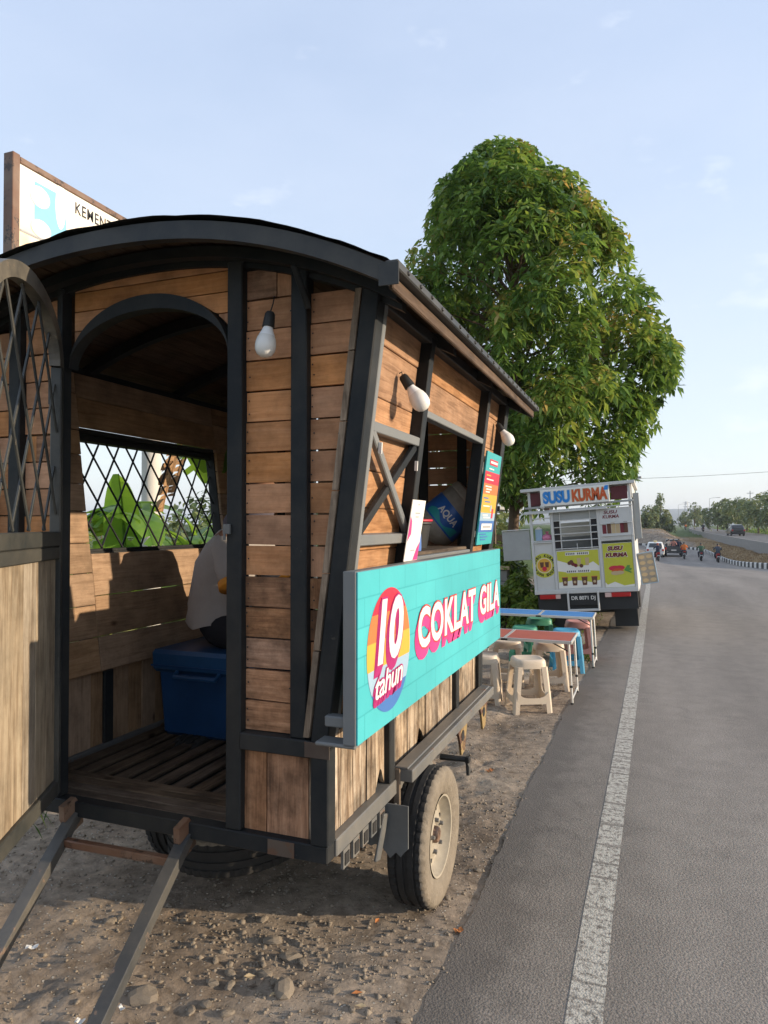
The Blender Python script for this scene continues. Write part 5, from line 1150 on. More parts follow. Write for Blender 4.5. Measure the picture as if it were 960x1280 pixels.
# right upper print
for s, x0, x1, z0, z1 in (('SUSU', .34, .53, 1.085, 1.135), ('KURMA', .32, .55, 1.02, 1.07)):
    V, F_ = fit_text(s, x0, x1, z0, z1, .03, .15); flat('print_letters', 'p_darkred', ph, V, F_, .0055, MF)
for k, (x, mm_) in enumerate(((.335, 'p_darkred'), (.40, 'p_brown'), (.46, 'p_tan'), (.52, 'p_tan'), (.58, 'p_darkred'), (.63, 'p_brown'))): tq('cup_print', mm_, rect(x - .028, x + .028, .80, .93 + .015 * (k % 3)), .0055, ph)
# bumper zone
tq('tail_lamp', 'tail_red', rect(-.66, -.43, -.115, -.055), .028); tb('bumper', 'truck_dark', -.70, .72, .02, .10, -.30, -.051)
tb('tail_lamp', 'tail_red', .36, .62, -.03, .0, -.115, -.052); tb('tail_lamp', 'tail_pink', .27, .3595, -.03, .0, -.115, -.052); tb('tail_lamp', 'tail_red', -.66, -.43, -.03, .0, -.115, -.052); tb('tail_lamp', 'tail_pink', -.4295, -.36, -.03, .0, -.115, -.052)
for x0 in (-.26, .165): tb('step_frame', 'truck_white', x0, x0 + .025, -.09, -.03, -.27, -.02)
tb('step_frame', 'truck_white', -.26, .19, -.09, -.03, -.30, -.2705)
pt_ = tb('number_plate', 'truck_dark', -.225, .155, -.028, -.021, -.22, -.06)
V, F_ = fit_text('DR 8071 DJ', -.205, .135, -.155, -.085, .02, 0, 1.0); flat('plate_characters', 'p_white', pt_, V, F_, .0292, MF)
V, F_ = fit_text('05 27', -.06, -.0, -.20, -.175, .01, 0); flat('plate_characters', 'p_white', pt_, V, F_, .0292, MF) if False else None
for x0 in (-.69, .36): tb('mud_flap', 'truck_dark', x0, x0 + .33, .42, .435, -.60, -.05)
tb('axle', 'truck_dark', -.6, .6, .74, .82, -.42, -.34)
for x in (-.60, .60):
    for y in (.78, 3.3):
        Mw = MT @ T(x, y, -.355) @ RY(90 if x > 0 else -90); wh = empty('wheel', Mw); wh.parent = tr; wh.matrix_basis = W[tr.name].inverted() @ Mw
        MB().lathe(tyre_prof(.285, .17, .17), 40).build('tyre', 'black_rubber', wh, Mw, True); MB().lathe([(.17, .07), (.14, .03), (.06, .05), (.0001, .05)], 20).build('rim', 'truck_grey', wh, Mw, True)
# cab
cabp = [(2.40, -.25), (3.95, -.25), (3.98, .25), (3.80, .42), (3.45, 1.02), (2.45, 1.02), (2.40, .9)]
MB().prism(cabp, -.70, .70, MT @ axes((0, 0, 0), (0, 1, 0), (0, 0, 1), (1, 0, 0))).build('cab', 'truck_white', tr)
tb('cab_window', 'window_glass', -.712, .712, 2.75, 3.35, .45, .92)
# side hatch and picture shelf on the road side
tb('side_hatch', 'truck_white', .757, .80, .10, 1.7, .70, 1.30); tb('hatch_rail', 'truck_grey', .757, .84, .05, .09, .70, 1.36)
hp = empty('food_picture_board', MT @ T(.80, .35, .08), 'blue edged board with pictures of round cakes hung beside the food truck', 'board')
MP = MT @ T(.78, .30, .02) @ RY(-6); box('board', 'p_sky', hp, 0, .235, -.012, .0, 0, .46, MP, b=.002); MB().box(.012, .223, -.015, -.0125, .012, .448).build('print', mat('print_beige', (.30, .27, .22), .6, var=.35, scale=14), hp, MP)
for r_ in range(5):
    for c_ in range(2): MB().prism([(math.cos(i * .5236) * .042, math.sin(i * .5236) * .028) for i in range(12)], 0, .001).build('cake_print', 'p_tan', hp, MP @ axes((.065 + c_ * .105, -.0155, .055 + r_ * .085), (1, 0, 0), (0, 0, 1), (0, -1, 0)))
tb('shelf_arm', 'truck_grey', .757, .80, .29, .31, .40, .46)
# open grey flap on the left
fl = empty('hatch_flap', MT @ T(-1.16, .05, .50)); fl.parent = tr; fl.matrix_basis = W[tr.name].inverted() @ W[fl.name]
box('flap_panel', 'truck_grey', fl, -1.17, -.75, .02, .04, .48, .93, MT); box('flap_rail', 'truck_white', fl, -1.17, -.737, .0, .0195, .935, .95, MT)
# ------------------------------------------------------------------ foliage helpers
def nrm(a): return a / np.maximum(1e-6, np.linalg.norm(a, axis=1, keepdims=True))
def leaf_mesh(name, P, D, size, tone, m_, wid=.36, fold=.10, droop=.25):
    n = len(P); D = nrm(D); up = np.tile(np.array([[0, 0, 1.]]), (n, 1)); Sd = np.cross(D, up) + rng.normal(0, .25, (n, 3)); Sd = nrm(Sd - D * (Sd * D).sum(1, keepdims=True)); Nn = np.cross(Sd, D)
    L_ = size[:, None]; dz = np.array([[0, 0, -1.]])
    base = P; mid = P + D * L_ * .5 - Nn * L_ * fold; tip = P + D * L_ * .96 + dz * L_ * droop
    le = P + D * L_ * .48 + Sd * L_ * wid * .5 + dz * L_ * droop * .2; ri = P + D * L_ * .48 - Sd * L_ * wid * .5 + dz * L_ * droop * .2
    V = np.stack([base, le, mid, ri, tip], 1).reshape(-1, 3); o = np.arange(n)[:, None] * 5
    Fq = np.concatenate([o + np.array([[0, 2, 4, 1]]), o + np.array([[0, 3, 4, 2]])], 0)
    return fast_mesh(name, V, Fq, m_, np.repeat(tone, 5))
def whorls(C_, A, per, size, lobe_tone, spread=.9):
    """clusters of leaves: centre, axis -> leaf arrays"""
    n = len(C_); A = nrm(A); rv = nrm(rng.normal(size=(n, 3))); s1 = nrm(np.cross(A, rv)); s2 = np.cross(A, s1)
    P = []; D = []; Sz = []; Tn = []
    for k in range(per):
        th = 2 * math.pi * k / per + rng.uniform(-.3, .3, n); c, s_ = np.cos(th)[:, None], np.sin(th)[:, None]
        d_ = A * (rng.uniform(.1, .6, n)[:, None]) + (s1 * c + s2 * s_) * spread + np.array([[0, 0, -.25]])
        P.append(C_ + d_ * .02); D.append(d_); Sz.append(size * rng.uniform(.5, 1.35, n)); Tn.append(np.clip(lobe_tone + rng.normal(0, .13, n), 0, 1))
    return np.concatenate(P), np.concatenate(D), np.concatenate(Sz), np.concatenate(Tn)
leafmat('leaf_big_tree', [(0, (.045, .095, .020)), (.35, (.085, .17, .030)), (.65, (.15, .25, .042)), (.88, (.27, .33, .06)), (1, (.40, .30, .08))], trans=.40)
leafmat('leaf_far', [(0, (.065, .10, .038)), (.5, (.12, .165, .06)), (1, (.23, .26, .10))], trans=.3)
leafmat('leaf_shrub', [(0, (.035, .08, .015)), (.5, (.09, .17, .025)), (1, (.24, .30, .05))], trans=.35)
leafmat('leaf_dry', [(0, (.14, .08, .035)), (.5, (.28, .19, .09)), (1, (.42, .32, .17))], trans=.2)
mat('bark', (.13, .085, .055), .9, var=.3, scale=14, bump=.6)
def crown_from_lobes(lobes, n_cl, per, size, lobe_noise=.16, flatz=1.0, inner=.35):
    """lobes: (x, y, z, r, outward xyz)"""
    Lb = np.array([l[:4] for l in lobes]); Out = np.array([l[4] for l in lobes]); w_ = Lb[:, 3] ** 2; w_ /= w_.sum()
    i = rng.choice(len(Lb), n_cl, p=w_); d_ = nrm(rng.normal(size=(n_cl, 3)) + Out[i] * .75 + np.array([[0, 0, .30]]))
    rr = Lb[i, 3] * np.where(rng.random(n_cl) < inner, rng.uniform(.3, .85, n_cl), rng.uniform(.82, 1.08, n_cl))
    C_ = Lb[i, :3] + d_ * rr[:, None] * np.array([[1, 1, flatz]])
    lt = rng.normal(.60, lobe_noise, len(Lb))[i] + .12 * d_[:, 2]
    return whorls(C_, d_ + np.array([[0, 0, .15]]), per, size, lt)

# ------------------------------------------------------------------ the big roadside tree
TY = 14.2
prof = [(196, 598, 632), (212, 582, 668), (232, 562, 700), (262, 534, 724), (295, 522, 756), (320, 516, 780), (355, 510, 798), (400, 512, 818), (445, 514, 842), (488, 518, 862), (525, 524, 832), (560, 540, 812), (590, 570, 795), (606, 600, 770)]
lobes = []; r2 = random.Random(12)
for k in range(250):
    v = 196 + (606 - 196) * (k + .5) / 250 if k % 2 else r2.uniform(215, 600)
    for (v0, l0, r0), (v1, l1, r1) in zip(prof[:-1], prof[1:]):
        if v0 <= v <= v1: q_ = (v - v0) / (v1 - v0); ul, ur = l0 + (l1 - l0) * q_, r0 + (r1 - r0) * q_
    a, b_ = at(ul, v, y=TY), at(ur, v, y=TY); hw = (b_.x - a.x) / 2; cx = (a.x + b_.x) / 2
    rad = min(r2.uniform(.34, .74) if k % 3 else r2.uniform(.28, .58), hw * .8); th = r2.uniform(0, 2 * math.pi) if k % 3 else r2.choice((0, math.pi)) + r2.uniform(-.35, .35)
    rr = max(0, hw - rad) * (r2.uniform(.8, 1.02) if r2.random() < .72 else r2.uniform(.1, .8))
    lobes.append((cx + rr * math.cos(th), TY + rr * math.sin(th) * .95, a.z - rad * .15, rad, (math.cos(th), math.sin(th), .15)))
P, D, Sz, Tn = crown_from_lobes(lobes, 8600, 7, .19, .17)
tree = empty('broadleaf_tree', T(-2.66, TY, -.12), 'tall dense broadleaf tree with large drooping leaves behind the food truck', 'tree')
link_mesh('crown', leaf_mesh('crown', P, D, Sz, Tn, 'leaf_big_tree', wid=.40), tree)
mbk = MB(); tb0 = Vector((-2.66, TY, -.15)); spine = [tb0, Vector((-2.62, TY, 1.2)), Vector((-2.52, TY, 2.6)), Vector((-2.45, TY + .1, 4.2)), Vector((-2.5, TY, 6.0)), Vector((-2.75, TY, 7.6)), Vector((-2.85, TY, 8.6))]
mbk.tube(spine, [.14, .11, .10, .09, .07, .05, .02], 10)
for l in lobes[::2]:
    z0 = max(1.9, l[2] - r2.uniform(.5, 1.2)); k = min(len(spine) - 2, max(0, [i for i, s_ in enumerate(spine) if s_.z <= z0][-1])); q_ = (z0 - spine[k].z) / (spine[k + 1].z - spine[k].z); p0 = spine[k].lerp(spine[k + 1], min(1, q_)); p1 = Vector(l[:3])
    mbk.tube([p0, p0.lerp(p1, .5) + Vector((0, 0, .12)), p1], [.035, .022, .008], 6)
mbk.build('trunk', 'bark', tree, smooth=True)

# ------------------------------------------------------------------ generic smaller trees and shrubs
def bushy(name, x, y, z, h, w_, label, cat, m_='leaf_far', n_cl=220, per=5, lsz=.5, trunk=.25, conic=False, group=None, seed=0):
    r3 = random.Random(seed + int(x * 7 + y)); o = empty(name, T(x, y, z), label, cat, group); lb = []
    for k in range(22):
        q_ = r3.random(); zz = z + h * (trunk + (1 - trunk) * q_) * .94; env = (1 - q_) ** .8 + .12 if conic else math.sin(math.pi * min(.97, q_ * .75 + .2))
        rad = w_ * .5 * r3.uniform(.22, .48) * (env * .7 + .3); rr = max(0, w_ * .5 * env - rad * .7) * r3.uniform(.4, 1); th = r3.uniform(0, 6.283)
        lb.append((x + rr * math.cos(th), y + rr * math.sin(th), zz, rad, (math.cos(th), math.sin(th), .2)))
    P, D, Sz, Tn = crown_from_lobes(lb, n_cl, per, lsz, .2); link_mesh('crown', leaf_mesh('crown', P, D, Sz, Tn, m_, wid=.55), o)
    mb = MB().tube([(x, y, z - .2), (x, y, z + h * trunk), (x + w_ * .04, y, z + h * .7)], [h * .022 + .01, h * .018 + .008, h * .006 + .004], 7)
    for l in lb[::4]: mb.tube([(x, y, z + h * trunk), (l[0], l[1], l[2])], [h * .01 + .004, .006], 5)
    mb.build('trunk', 'bark', o, smooth=True); return o
def far_at(u_, dist, zg): v = ray(u_, 655); k = dist / math.hypot(v.x, v.y); return v.x * k, v.y * k, zg
for i, (u_, dist, h, w_, con, lab) in enumerate([
    (825, 150, 7.6, 4.2, True, 'tall pointed pale green tree at the end of the road'), (813, 146, 5.4, 4.6, False, 'rounded tree standing left of the tall pointed tree'), (835, 165, 3.6, 3.4, False, 'low dark tree right of the tall pointed tree'), (806, 140, 3.0, 3.6, False, 'low bushy tree peeping out beside the parked truck'),
    (857, 230, 5.0, 5.5, False, 'low dark tree at the far end of the raised road'), (868, 215, 7.5, 6.0, False, 'spreading tree at the far bend of the raised road'), (878, 240, 5.4, 5.0, False, 'distant feathery tree beside a street lamp'),
    (897, 165, 6.0, 6.5, False, 'spreading roadside tree behind the first street lamp'), (908, 150, 6.2, 6.5, False, 'leafy roadside tree left of the thin utility pole'), (921, 142, 6.4, 6.5, False, 'bushy roadside tree beyond the dark car'), (934, 150, 6.2, 6, False, 'roadside tree behind the thin utility pole'), (948, 128, 6.6, 6.6, False, 'tall roadside tree right of the thin utility pole'), (962, 120, 6.6, 6.5, False, 'roadside tree at the far right of the grass verge'), (980, 112, 6.5, 6.5, False, 'roadside tree standing past the right end of the row')]):
    x, y, z = far_at(u_, dist, .3 if dist > 60 else 0)
    if u_ < 850: z = float(ground_z(np.array([x]), np.array([y]))[0])
    bushy('roadside_tree', x, y, z, h, w_, lab, 'tree', n_cl=250, per=5, lsz=.6, conic=con, trunk=.12 if u_ < 850 else .2, seed=i, group='distant trees along the road')
for i, (u_, v_, y, h, w_, lab) in enumerate([(632, 752, 11.4, .75, .7, 'sunlit yellow green shrub behind the blue table'), (652, 752, 11.8, .95, .8, 'leafy green shrub beside the truck flap post'), (668, 756, 11.0, .6, .6, 'low green shrub by the rear of the food truck'), (628, 735, 13.2, 1.4, 1.1, 'tall shrub behind the wagon rear end'), (612, 740, 12.6, 1.5, 1.2, 'dark shrub hidden mostly behind the wagon')]):
    p = at(u_, v_, y=y); bushy('shrub', p.x, y, float(ground_z(np.array([p.x]), np.array([y]))[0]), h, w_, lab, 'shrub', 'leaf_shrub', 220, 5, .13, .08, seed=i + 40)
# ------------------------------------------------------------------ what shows through the lattice window
m, t, b = new_mat('banana_green'); Lk = t.links.new
tcn = N(t, 'ShaderNodeTexCoord'); wv = N(t, 'ShaderNodeTexNoise'); wv.inputs['Scale'].default_value = 7; wv.inputs['Detail'].default_value = 4; Lk(tcn.outputs['Object'], wv.inputs['Vector'])
rg = ramp(t, [(.3, (.05, .13, .02)), (.7, (.16, .28, .035))]); Lk(wv.outputs['Fac'], rg.inputs[0]); Lk(rg.outputs[0], b.inputs['Base Color']); b.inputs['Roughness'].default_value = .4
trn = N(t, 'ShaderNodeBsdfTranslucent'); trn.inputs[0].default_value = (.30, .50, .04, 1); msh = N(t, 'ShaderNodeMixShader'); msh.inputs[0].default_value = .42; o_ = [n_ for n_ in t.nodes if n_.type == 'OUTPUT_MATERIAL'][0]
Lk(b.outputs[0], msh.inputs[1]); Lk(trn.outputs[0], msh.inputs[2]); Lk(msh.outputs[0], o_.inputs[0])
mat('banana_dry', (.34, .20, .10), .85, var=.3, scale=6); mat('banana_stem', (.20, .22, .07), .6, var=.25, scale=5)
def banana_leaf(par, base, az, el, ln, wd, droop, m_, tears=.25, twist=0):
    r3 = random.Random(int(az * 10 + ln * 100)); base = Vector(base); n_ = 14; h = Vector((math.cos(R(az)), math.sin(R(az)), 0)); mb = MB()
    pts = [base]; a = R(el); 
    for i in range(n_): a -= R(droop) / n_ * (1.6 * i / n_ + .2); pts.append(pts[-1] + (h * math.cos(a) + Vector((0, 0, math.sin(a)))) * ln / n_)
    side_ = Vector((0, 0, 1)).cross(h)
    for i in range(1, n_):
        q0, q1 = i / n_, (i + 1) / n_
        wf = lambda q_: wd * max(.02, math.sin(math.pi * min(1, (q_ * .93 + .05))) ** .55)
        for s_ in (1, -1):
            w0, w1 = wf(q0), wf(q1); tear = r3.random() < tears; dz = -r3.uniform(.25, .9) if tear else -.18; sh_ = .78 if tear else 1.0
            c, s2 = math.cos(twist * s_), math.sin(twist * s_)
            p0, p1 = pts[i], pts[i + 1]; e0 = p0 + (side_ * s_ * w0) + Vector((0, 0, dz * w0)) + h * .05; e1 = p0.lerp(p1, sh_) + (side_ * s_ * w1) + Vector((0, 0, dz * w1)) + h * .05
            m0 = p0.lerp(e0, .5) + Vector((0, 0, .05 * w0)); m1 = p0.lerp(p1, (1 + sh_) / 2).lerp(e1, .5) + Vector((0, 0, .05 * w1))
            fc = [(0, 1, 2, 3), (3, 2, 4, 5)] if s_ < 0 else [(3, 2, 1, 0), (5, 4, 2, 3)]
            mb.add([p0, p1, m1, m0, e1, e0], fc)
    mb.tube(pts, [.02 * (1 - i / (n_ + 1)) + .003 for i in range(n_ + 1)], 5)
    return mb.build('leaf', m_, par, smooth=True)
def banana(u_, dist, hs, leaves, label):
    p = at(u_, 655, d=dist); x, y = p.x, p.y; z = float(ground_z(np.array([x]), np.array([y]))[0]); o = empty('banana_plant', T(x, y, z), label, 'banana plant', 'banana plants behind the wagon')
    MB().tube([(x, y, z - .1), (x, y, z + hs * .6), (x + .03, y, z + hs)], [.11, .085, .05], 10).build('stem', 'banana_stem', o, smooth=True)
    for az, el, ln, wd, dr, m_ in leaves: banana_leaf(o, (x, y, z + hs * random.uniform(.86, 1)), az, el, ln, wd, dr, m_)
    return o
G_, Dy = 'banana_green', 'banana_dry'
banana(158, 6.6, 1.15, [(-60, 82, 1.1, .17, 30, G_), (150, 70, 1.0, .2, 70, G_), (215, 60, 1.1, .24, 90, G_), (240, 35, 1.0, .22, 100, G_), (20, 60, .9, .16, 80, G_), (-20, 40, .8, .17, 90, G_)], 'young bright banana plant left of the pale pillar')
bp_ = banana(283, 5.6, 2.2, [(-60, 50, 1.5, .3, 130, G_), (30, 60, 1.5, .3, 100, G_), (100, 50, 1.5, .3, 110, G_)], 'tall banana plant with hanging dry brown leaves')
banana(98, 7.0, 1.75, [(35, 42, 1.35, .28, 120, G_), (-10, 30, 1.3, .26, 110, G_), (160, 45, 1.4, .28, 110, G_), (-110, 35, 1.2, .26, 120, G_), (80, 45, 1.2, .25, 110, G_), (55, 20, 1.2, .24, 80, G_)], 'ragged banana plant with drooping torn leaves')
banana(232, 11.5, 1.0, [(20, 55, 1.6, .3, 110, G_), (-40, 60, 1.5, .28, 110, G_), (160, 55, 1.6, .3, 110, G_), (-110, 60, 1.6, .3, 100, G_), (80, 70, 1.5, .28, 90, G_)], 'banana plant further back beyond the pale pillar')
for (u0_, v0_, az_, el_, l_, w_, dr_) in ((231, 545, 215, -58, .42, .085, 30), (222, 566, 230, -72, .48, .075, 12), (236, 560, 190, -65, .40, .05, 20)): banana_leaf(bp_, at(u0_, v0_, d=5.5), az_, el_, l_, w_, dr_, Dy, .6)
mat('pillar_white', (.56, .53, .48), .85, var=.18, scale=3, bump=.2)
p = at(189, 655, d=8.6); pz = float(ground_z(np.array([p.x]), np.array([p.y]))[0]); pl_ = empty('concrete_pole', T(p.x, p.y, pz), 'pale round concrete pole among the banana plants', 'pole')
MB().tube([(p.x, p.y, pz - .2), (p.x, p.y, 4.6)], [.122, .112], 20).build('shaft', 'pillar_white', pl_, smooth=True); MB().lathe([(.0001, 4.64), (.09, 4.63), (.125, 4.58), (.128, 4.5), (.116, 4.48)], 20).build('cap', 'pillar_white', pl_, T(p.x, p.y, 0), True)
for i, (u_, dist, h, w_, lab) in enumerate([(105, 8.5, 1.5, 1.6, 'low leafy shrub at the left of the lattice window view'), (140, 7.4, 1.1, 1.1, 'bright low shrub under the young banana plant'), (228, 12, 1.5, 2.0, 'shrub behind the hanging dry leaves'), (255, 9.5, 1.5, 1.6, 'dense shrub right of the dry leaves'), (130, 13, 2.2, 3.0, 'blue green bush beyond the banana plants'), (275, 13, 2.2, 2.6, 'bush behind the seated person'), (60, 11, 2.0, 2.6, 'bush beyond the open lattice door'), (10, 9, 1.6, 2.4, 'bush at the foot of the roadside signboard')]):
    p = at(u_, 655, d=dist); bushy('shrub', p.x, p.y, float(ground_z(np.array([p.x]), np.array([p.y]))[0]), h, w_, lab, 'shrub', 'leaf_shrub', 260, 5, .16, .06, seed=i + 80)
gw = empty('garden_wall', T(-12, 10, 0), 'low weathered grey garden wall behind the banana plants', 'wall')
for k in range(16):
    a0, a1 = Vector((-15.5 + k * .62, 9.2 + k * .62, 0)), Vector((-15.5 + (k + 1) * .62, 9.2 + (k + 1) * .62, 0)); beam('wall_panel', 'old_concrete', gw, a0 + Vector((0, 0, .35)), a1 + Vector((0, 0, .35)) - (a1 - a0) * .012, .14, 1.15 + .04 * (k % 2))
for i, (x, y, h, w_) in enumerate([(-19, 16, 2.6, 5), (-14, 21, 3.0, 6), (-24, 14, 2.6, 6), (-10.5, 24, 3.6, 5), (-8, 30, 6, 6), (-28, 9, 2.8, 6), (-6.5, 27, 4.5, 5)]): bushy('garden_tree', x, y, -.15, h, w_, ['broad garden tree beyond the grey wall', 'tall garden tree at the corner of the grey wall', 'garden tree far along the grey wall', 'garden tree standing behind the hut', 'rounded tree behind the hut roof', 'garden tree past the end of the wall', 'small tree between the hut and the food truck'][i], 'tree', 'leaf_far', 420, 5, .34, .2, seed=i + 120)
# hut with a dark sheet roof between wagon and truck
ht = empty('roadside_hut', T(-5.0, 18, 0), 'open hut with dark sheet roof between the wagon and the food truck', 'hut')
box('roof', 'truck_grey', ht, -6.6, -3.35, 16.6, 19.6, 1.95, 2.02, RX(0) if False else I4); box('roof_edge', 'truck_dark', ht, -6.6, -3.35, 16.55, 16.6, 1.90, 2.03)
for x in (-6.4, -3.55):
    for y in (16.8, 19.4): box('post', 'trim_board', ht, x - .05, x + .05, y - .05, y + .05, -.3, 1.95)
box('back_wall', 'trim_board', ht, -6.4, -3.6, 19.38, 19.42, -.2, 1.3)
br_ = empty('brick_pillar', T(-2.55, 12.6, 0), 'short brown block pillar behind the truck flap', 'pillar')
for k in range(5): box('block', 'old_concrete', br_, -2.72 - .01 * (k % 2), -2.40 + .008 * (k % 2), 12.5, 12.75, -.25 + k * .205, -.25 + (k + 1) * .205 - .008, b=.01)
box('cap', 'p_tan', br_, -2.76, -2.36, 12.46, 12.79, .775, .84)

# ------------------------------------------------------------------ stones, gravel and litter
mat('stone_grey', (.23, .19, .145), .9, var=.25, scale=12, bump=.4)
def stone_mesh(seed):
    bm = bmesh.new(); bmesh.ops.create_icosphere(bm, subdivisions=2, radius=1); r3 = np.random.default_rng(seed); k = r3.normal(size=(6, 3)); ph = r3.uniform(0, 6, 6)
    for v in bm.verts:
        d_ = 1 + sum(.09 * math.sin(float(k[i] @ np.array(v.co)) * 1.9 + ph[i]) for i in range(6)); pl_n = k / np.linalg.norm(k, axis=1, keepdims=True); ex = max(float(pl_n[i] @ np.array(v.co)) / (.72 + .04 * i) for i in range(6)); v.co *= d_ / max(1, ex)
    me = bpy.data.meshes.new('stone'); bm.to_mesh(me); bm.free(); me.materials.append(MATS['stone_grey']); return me
sms = [stone_mesh(i) for i in range(6)]
def gz(x, y): return float(ground_z(np.array([x]), np.array([y]))[0])
big = [(178, 1240, 17), (356, 1232, 18), (341, 1172, 13), (364, 1192, 12), (379, 1199, 8), (333, 1212, 9), (344, 1222, 7), (287, 1208, 9), (286, 1224, 9), (266, 1222, 8), (256, 1250, 9), (138, 1146, 9), (149, 1143, 6), (282, 1260, 9), (328, 1146, 9), (389, 1152, 8), (470, 1210, 6), (420, 1238, 7), (238, 1255, 7), (206, 1252, 6), (330, 1200, 6), (310, 1215, 6), (505, 1276, 8), (545, 1180, 6), (598, 1086, 6), (560, 1120, 5), (270, 1195, 6), (440, 1262, 6)]
for i, (u_, v_, r_) in enumerate(big):
    p = at(u_, v_, z=0); s_ = .72 * r_ * (p - _C).length / FPX; o = link_mesh('stone', sms[i % 6], None, T(p.x, p.y, gz(p.x, p.y) + s_ * .12) @ RZ(random.uniform(0, 360)) @ S(s_ * random.uniform(1.05, 1.35), s_ * random.uniform(.75, 1.0), s_ * random.uniform(.5, .72)))
    tag(o, 'smooth grey brown stone lying loose on the dirt near the wagon', 'stone', 'loose stones on the dirt shoulder')
n_ = 6500; px_ = rng.uniform(-3.1, -.66, n_); py_ = rng.uniform(1.2, 9.0, n_) ; py_[: n_ // 2] = rng.uniform(1.3, 4.2, n_ // 2); sel = px_ < edge_x(py_) + .02; px_, py_ = px_[sel], py_[sel]; pz_ = ground_z(px_, py_)
oct_v = np.array([(1, 0, 0), (0, 1, 0), (-1, 0, 0), (0, -1, 0), (0, 0, 1), (.0, .0, -1)]); oct_f = np.array([(0, 1, 4), (1, 2, 4), (2, 3, 4), (3, 0, 4), (1, 0, 5), (2, 1, 5), (3, 2, 5), (0, 3, 5)])
sz = np.abs(rng.normal(.003, .0035, len(px_))) + .002; ang = rng.uniform(0, 6.28, len(px_)); ov = oct_v[None] * rng.uniform(.6, 1.3, (len(px_), 6, 3)); ca_, sa_ = np.cos(ang)[:, None], np.sin(ang)[:, None]
V = np.stack([ov[..., 0] * ca_ - ov[..., 1] * sa_, ov[..., 0] * sa_ + ov[..., 1] * ca_, ov[..., 2] * .7], -1) * sz[:, None, None] + np.stack([px_, py_, pz_ + sz * .25], -1)[:, None]
n2_ = 420; gx_ = rng.normal(-1.40, .26, n2_); gy_ = rng.normal(2.34, .13, n2_); gs_ = np.abs(rng.normal(.004, .006, n2_)) + .004; ok_ = (gx_ < edge_x(gy_) - .05); gx_, gy_, gs_ = gx_[ok_], gy_[ok_], gs_[ok_]
ov2 = oct_v[None] * rng.uniform(.55, 1.3, (len(gx_), 6, 3)); an2 = rng.uniform(0, 6.28, len(gx_)); c2_, s2_ = np.cos(an2)[:, None], np.sin(an2)[:, None]
V2 = np.stack([ov2[..., 0] * c2_ - ov2[..., 1] * s2_, ov2[..., 0] * s2_ + ov2[..., 1] * c2_, ov2[..., 2] * .7], -1) * gs_[:, None, None] + np.stack([gx_, gy_, ground_z(gx_, gy_) - gs_ * .1], -1)[:, None]
V = np.concatenate([V, V2], 0); px_ = np.concatenate([px_, gx_])
tag(link_mesh('gravel', fast_mesh('gravel', V.reshape(-1, 3), (oct_f[None] + np.arange(len(px_))[:, None, None] * 6).reshape(-1, 3), 'stone_grey')), 'small loose gravel scattered over the dirt shoulder', 'gravel', kind='stuff')
mat('paper_white', (.7, .68, .64), .7, var=.1); mat('leaf_orange', (.42, .16, .05), .7, var=.2)
def scrap(u_, v_, w_, h_, m_, nm, lab, cat, rot=0):
    p = at(u_, v_, z=0); z = gz(p.x, p.y) + .012; mb = MB(); n2 = 4; V = []
    for i in range(n2 + 1):
        for j in range(2): V.append(((i / n2 - .5) * w_, (j - .5) * h_, .004 * math.sin(i * 1.9 + j) + .002 * j))
    mb.add(V, [(2 * i, 2 * i + 2, 2 * i + 3, 2 * i + 1) for i in range(n2)]); q_ = [(x, y, z_ - .0015) for x, y, z_ in V]; mb.add(q_, [(2 * i + 1, 2 * i + 3, 2 * i + 2, 2 * i) for i in range(n2)])
    tag(mb.build(nm, m_, None, T(p.x, p.y, z) @ RZ(rot)), lab, cat)
scrap(40, 1183, .045, .018, 'paper_white', 'paper_scrap', 'crumpled white paper scrap between the tow bars', 'litter', 30)
scrap(152, 1256, .03, .012, 'paper_white', 'paper_scrap', 'small white scrap beside the right tow bar', 'litter', -20); scrap(100, 1277, .03, .018, 'paper_white', 'paper_scrap', 'white paper scrap under the right tow bar', 'litter', 10)
scrap(573, 1164, .035, .02, 'leaf_orange', 'dry_leaf', 'orange dry leaf on the dirt near the asphalt edge', 'leaf', 40); scrap(658, 1122, .05, .012, 'p_tan', 'dry_leaf', 'thin straw coloured dry leaf lying on the asphalt', 'leaf', 15); scrap(612, 962, .05, .03, 'leaf_orange', 'dry_leaf', 'reddish dry leaf on the dirt behind the wheel', 'leaf', 60); scrap(20, 1160, .04, .03, 'leaf_orange', 'dry_leaf', 'orange dry leaf beside the left tow bar', 'leaf', 0)
r5 = random.Random(77)
for k in range(16):
    u_, v_ = r5.uniform(120, 560), r5.uniform(1090, 1270); p = at(u_, v_, z=0)
    if p.x > -.75: continue
    o = MB().add([(-.022, 0, .003), (-.004, .009, .006), (.02, .0, .001), (-.004, -.009, .004), (0, 0, .001)], [(0, 4, 1), (1, 4, 2), (2, 4, 3), (3, 4, 0)]).build('dry_leaf', ('leaf_orange', 'p_tan', 'trim_board')[k % 3], None, T(p.x, p.y, gz(p.x, p.y) + .008) @ RZ(r5.uniform(0, 360)) @ RX(r5.uniform(-25, 25)))
    tag(o, 'small curled dry leaf lying on the dirt by the tow bars and wheel', 'leaf', 'dry leaves on the dirt shoulder')
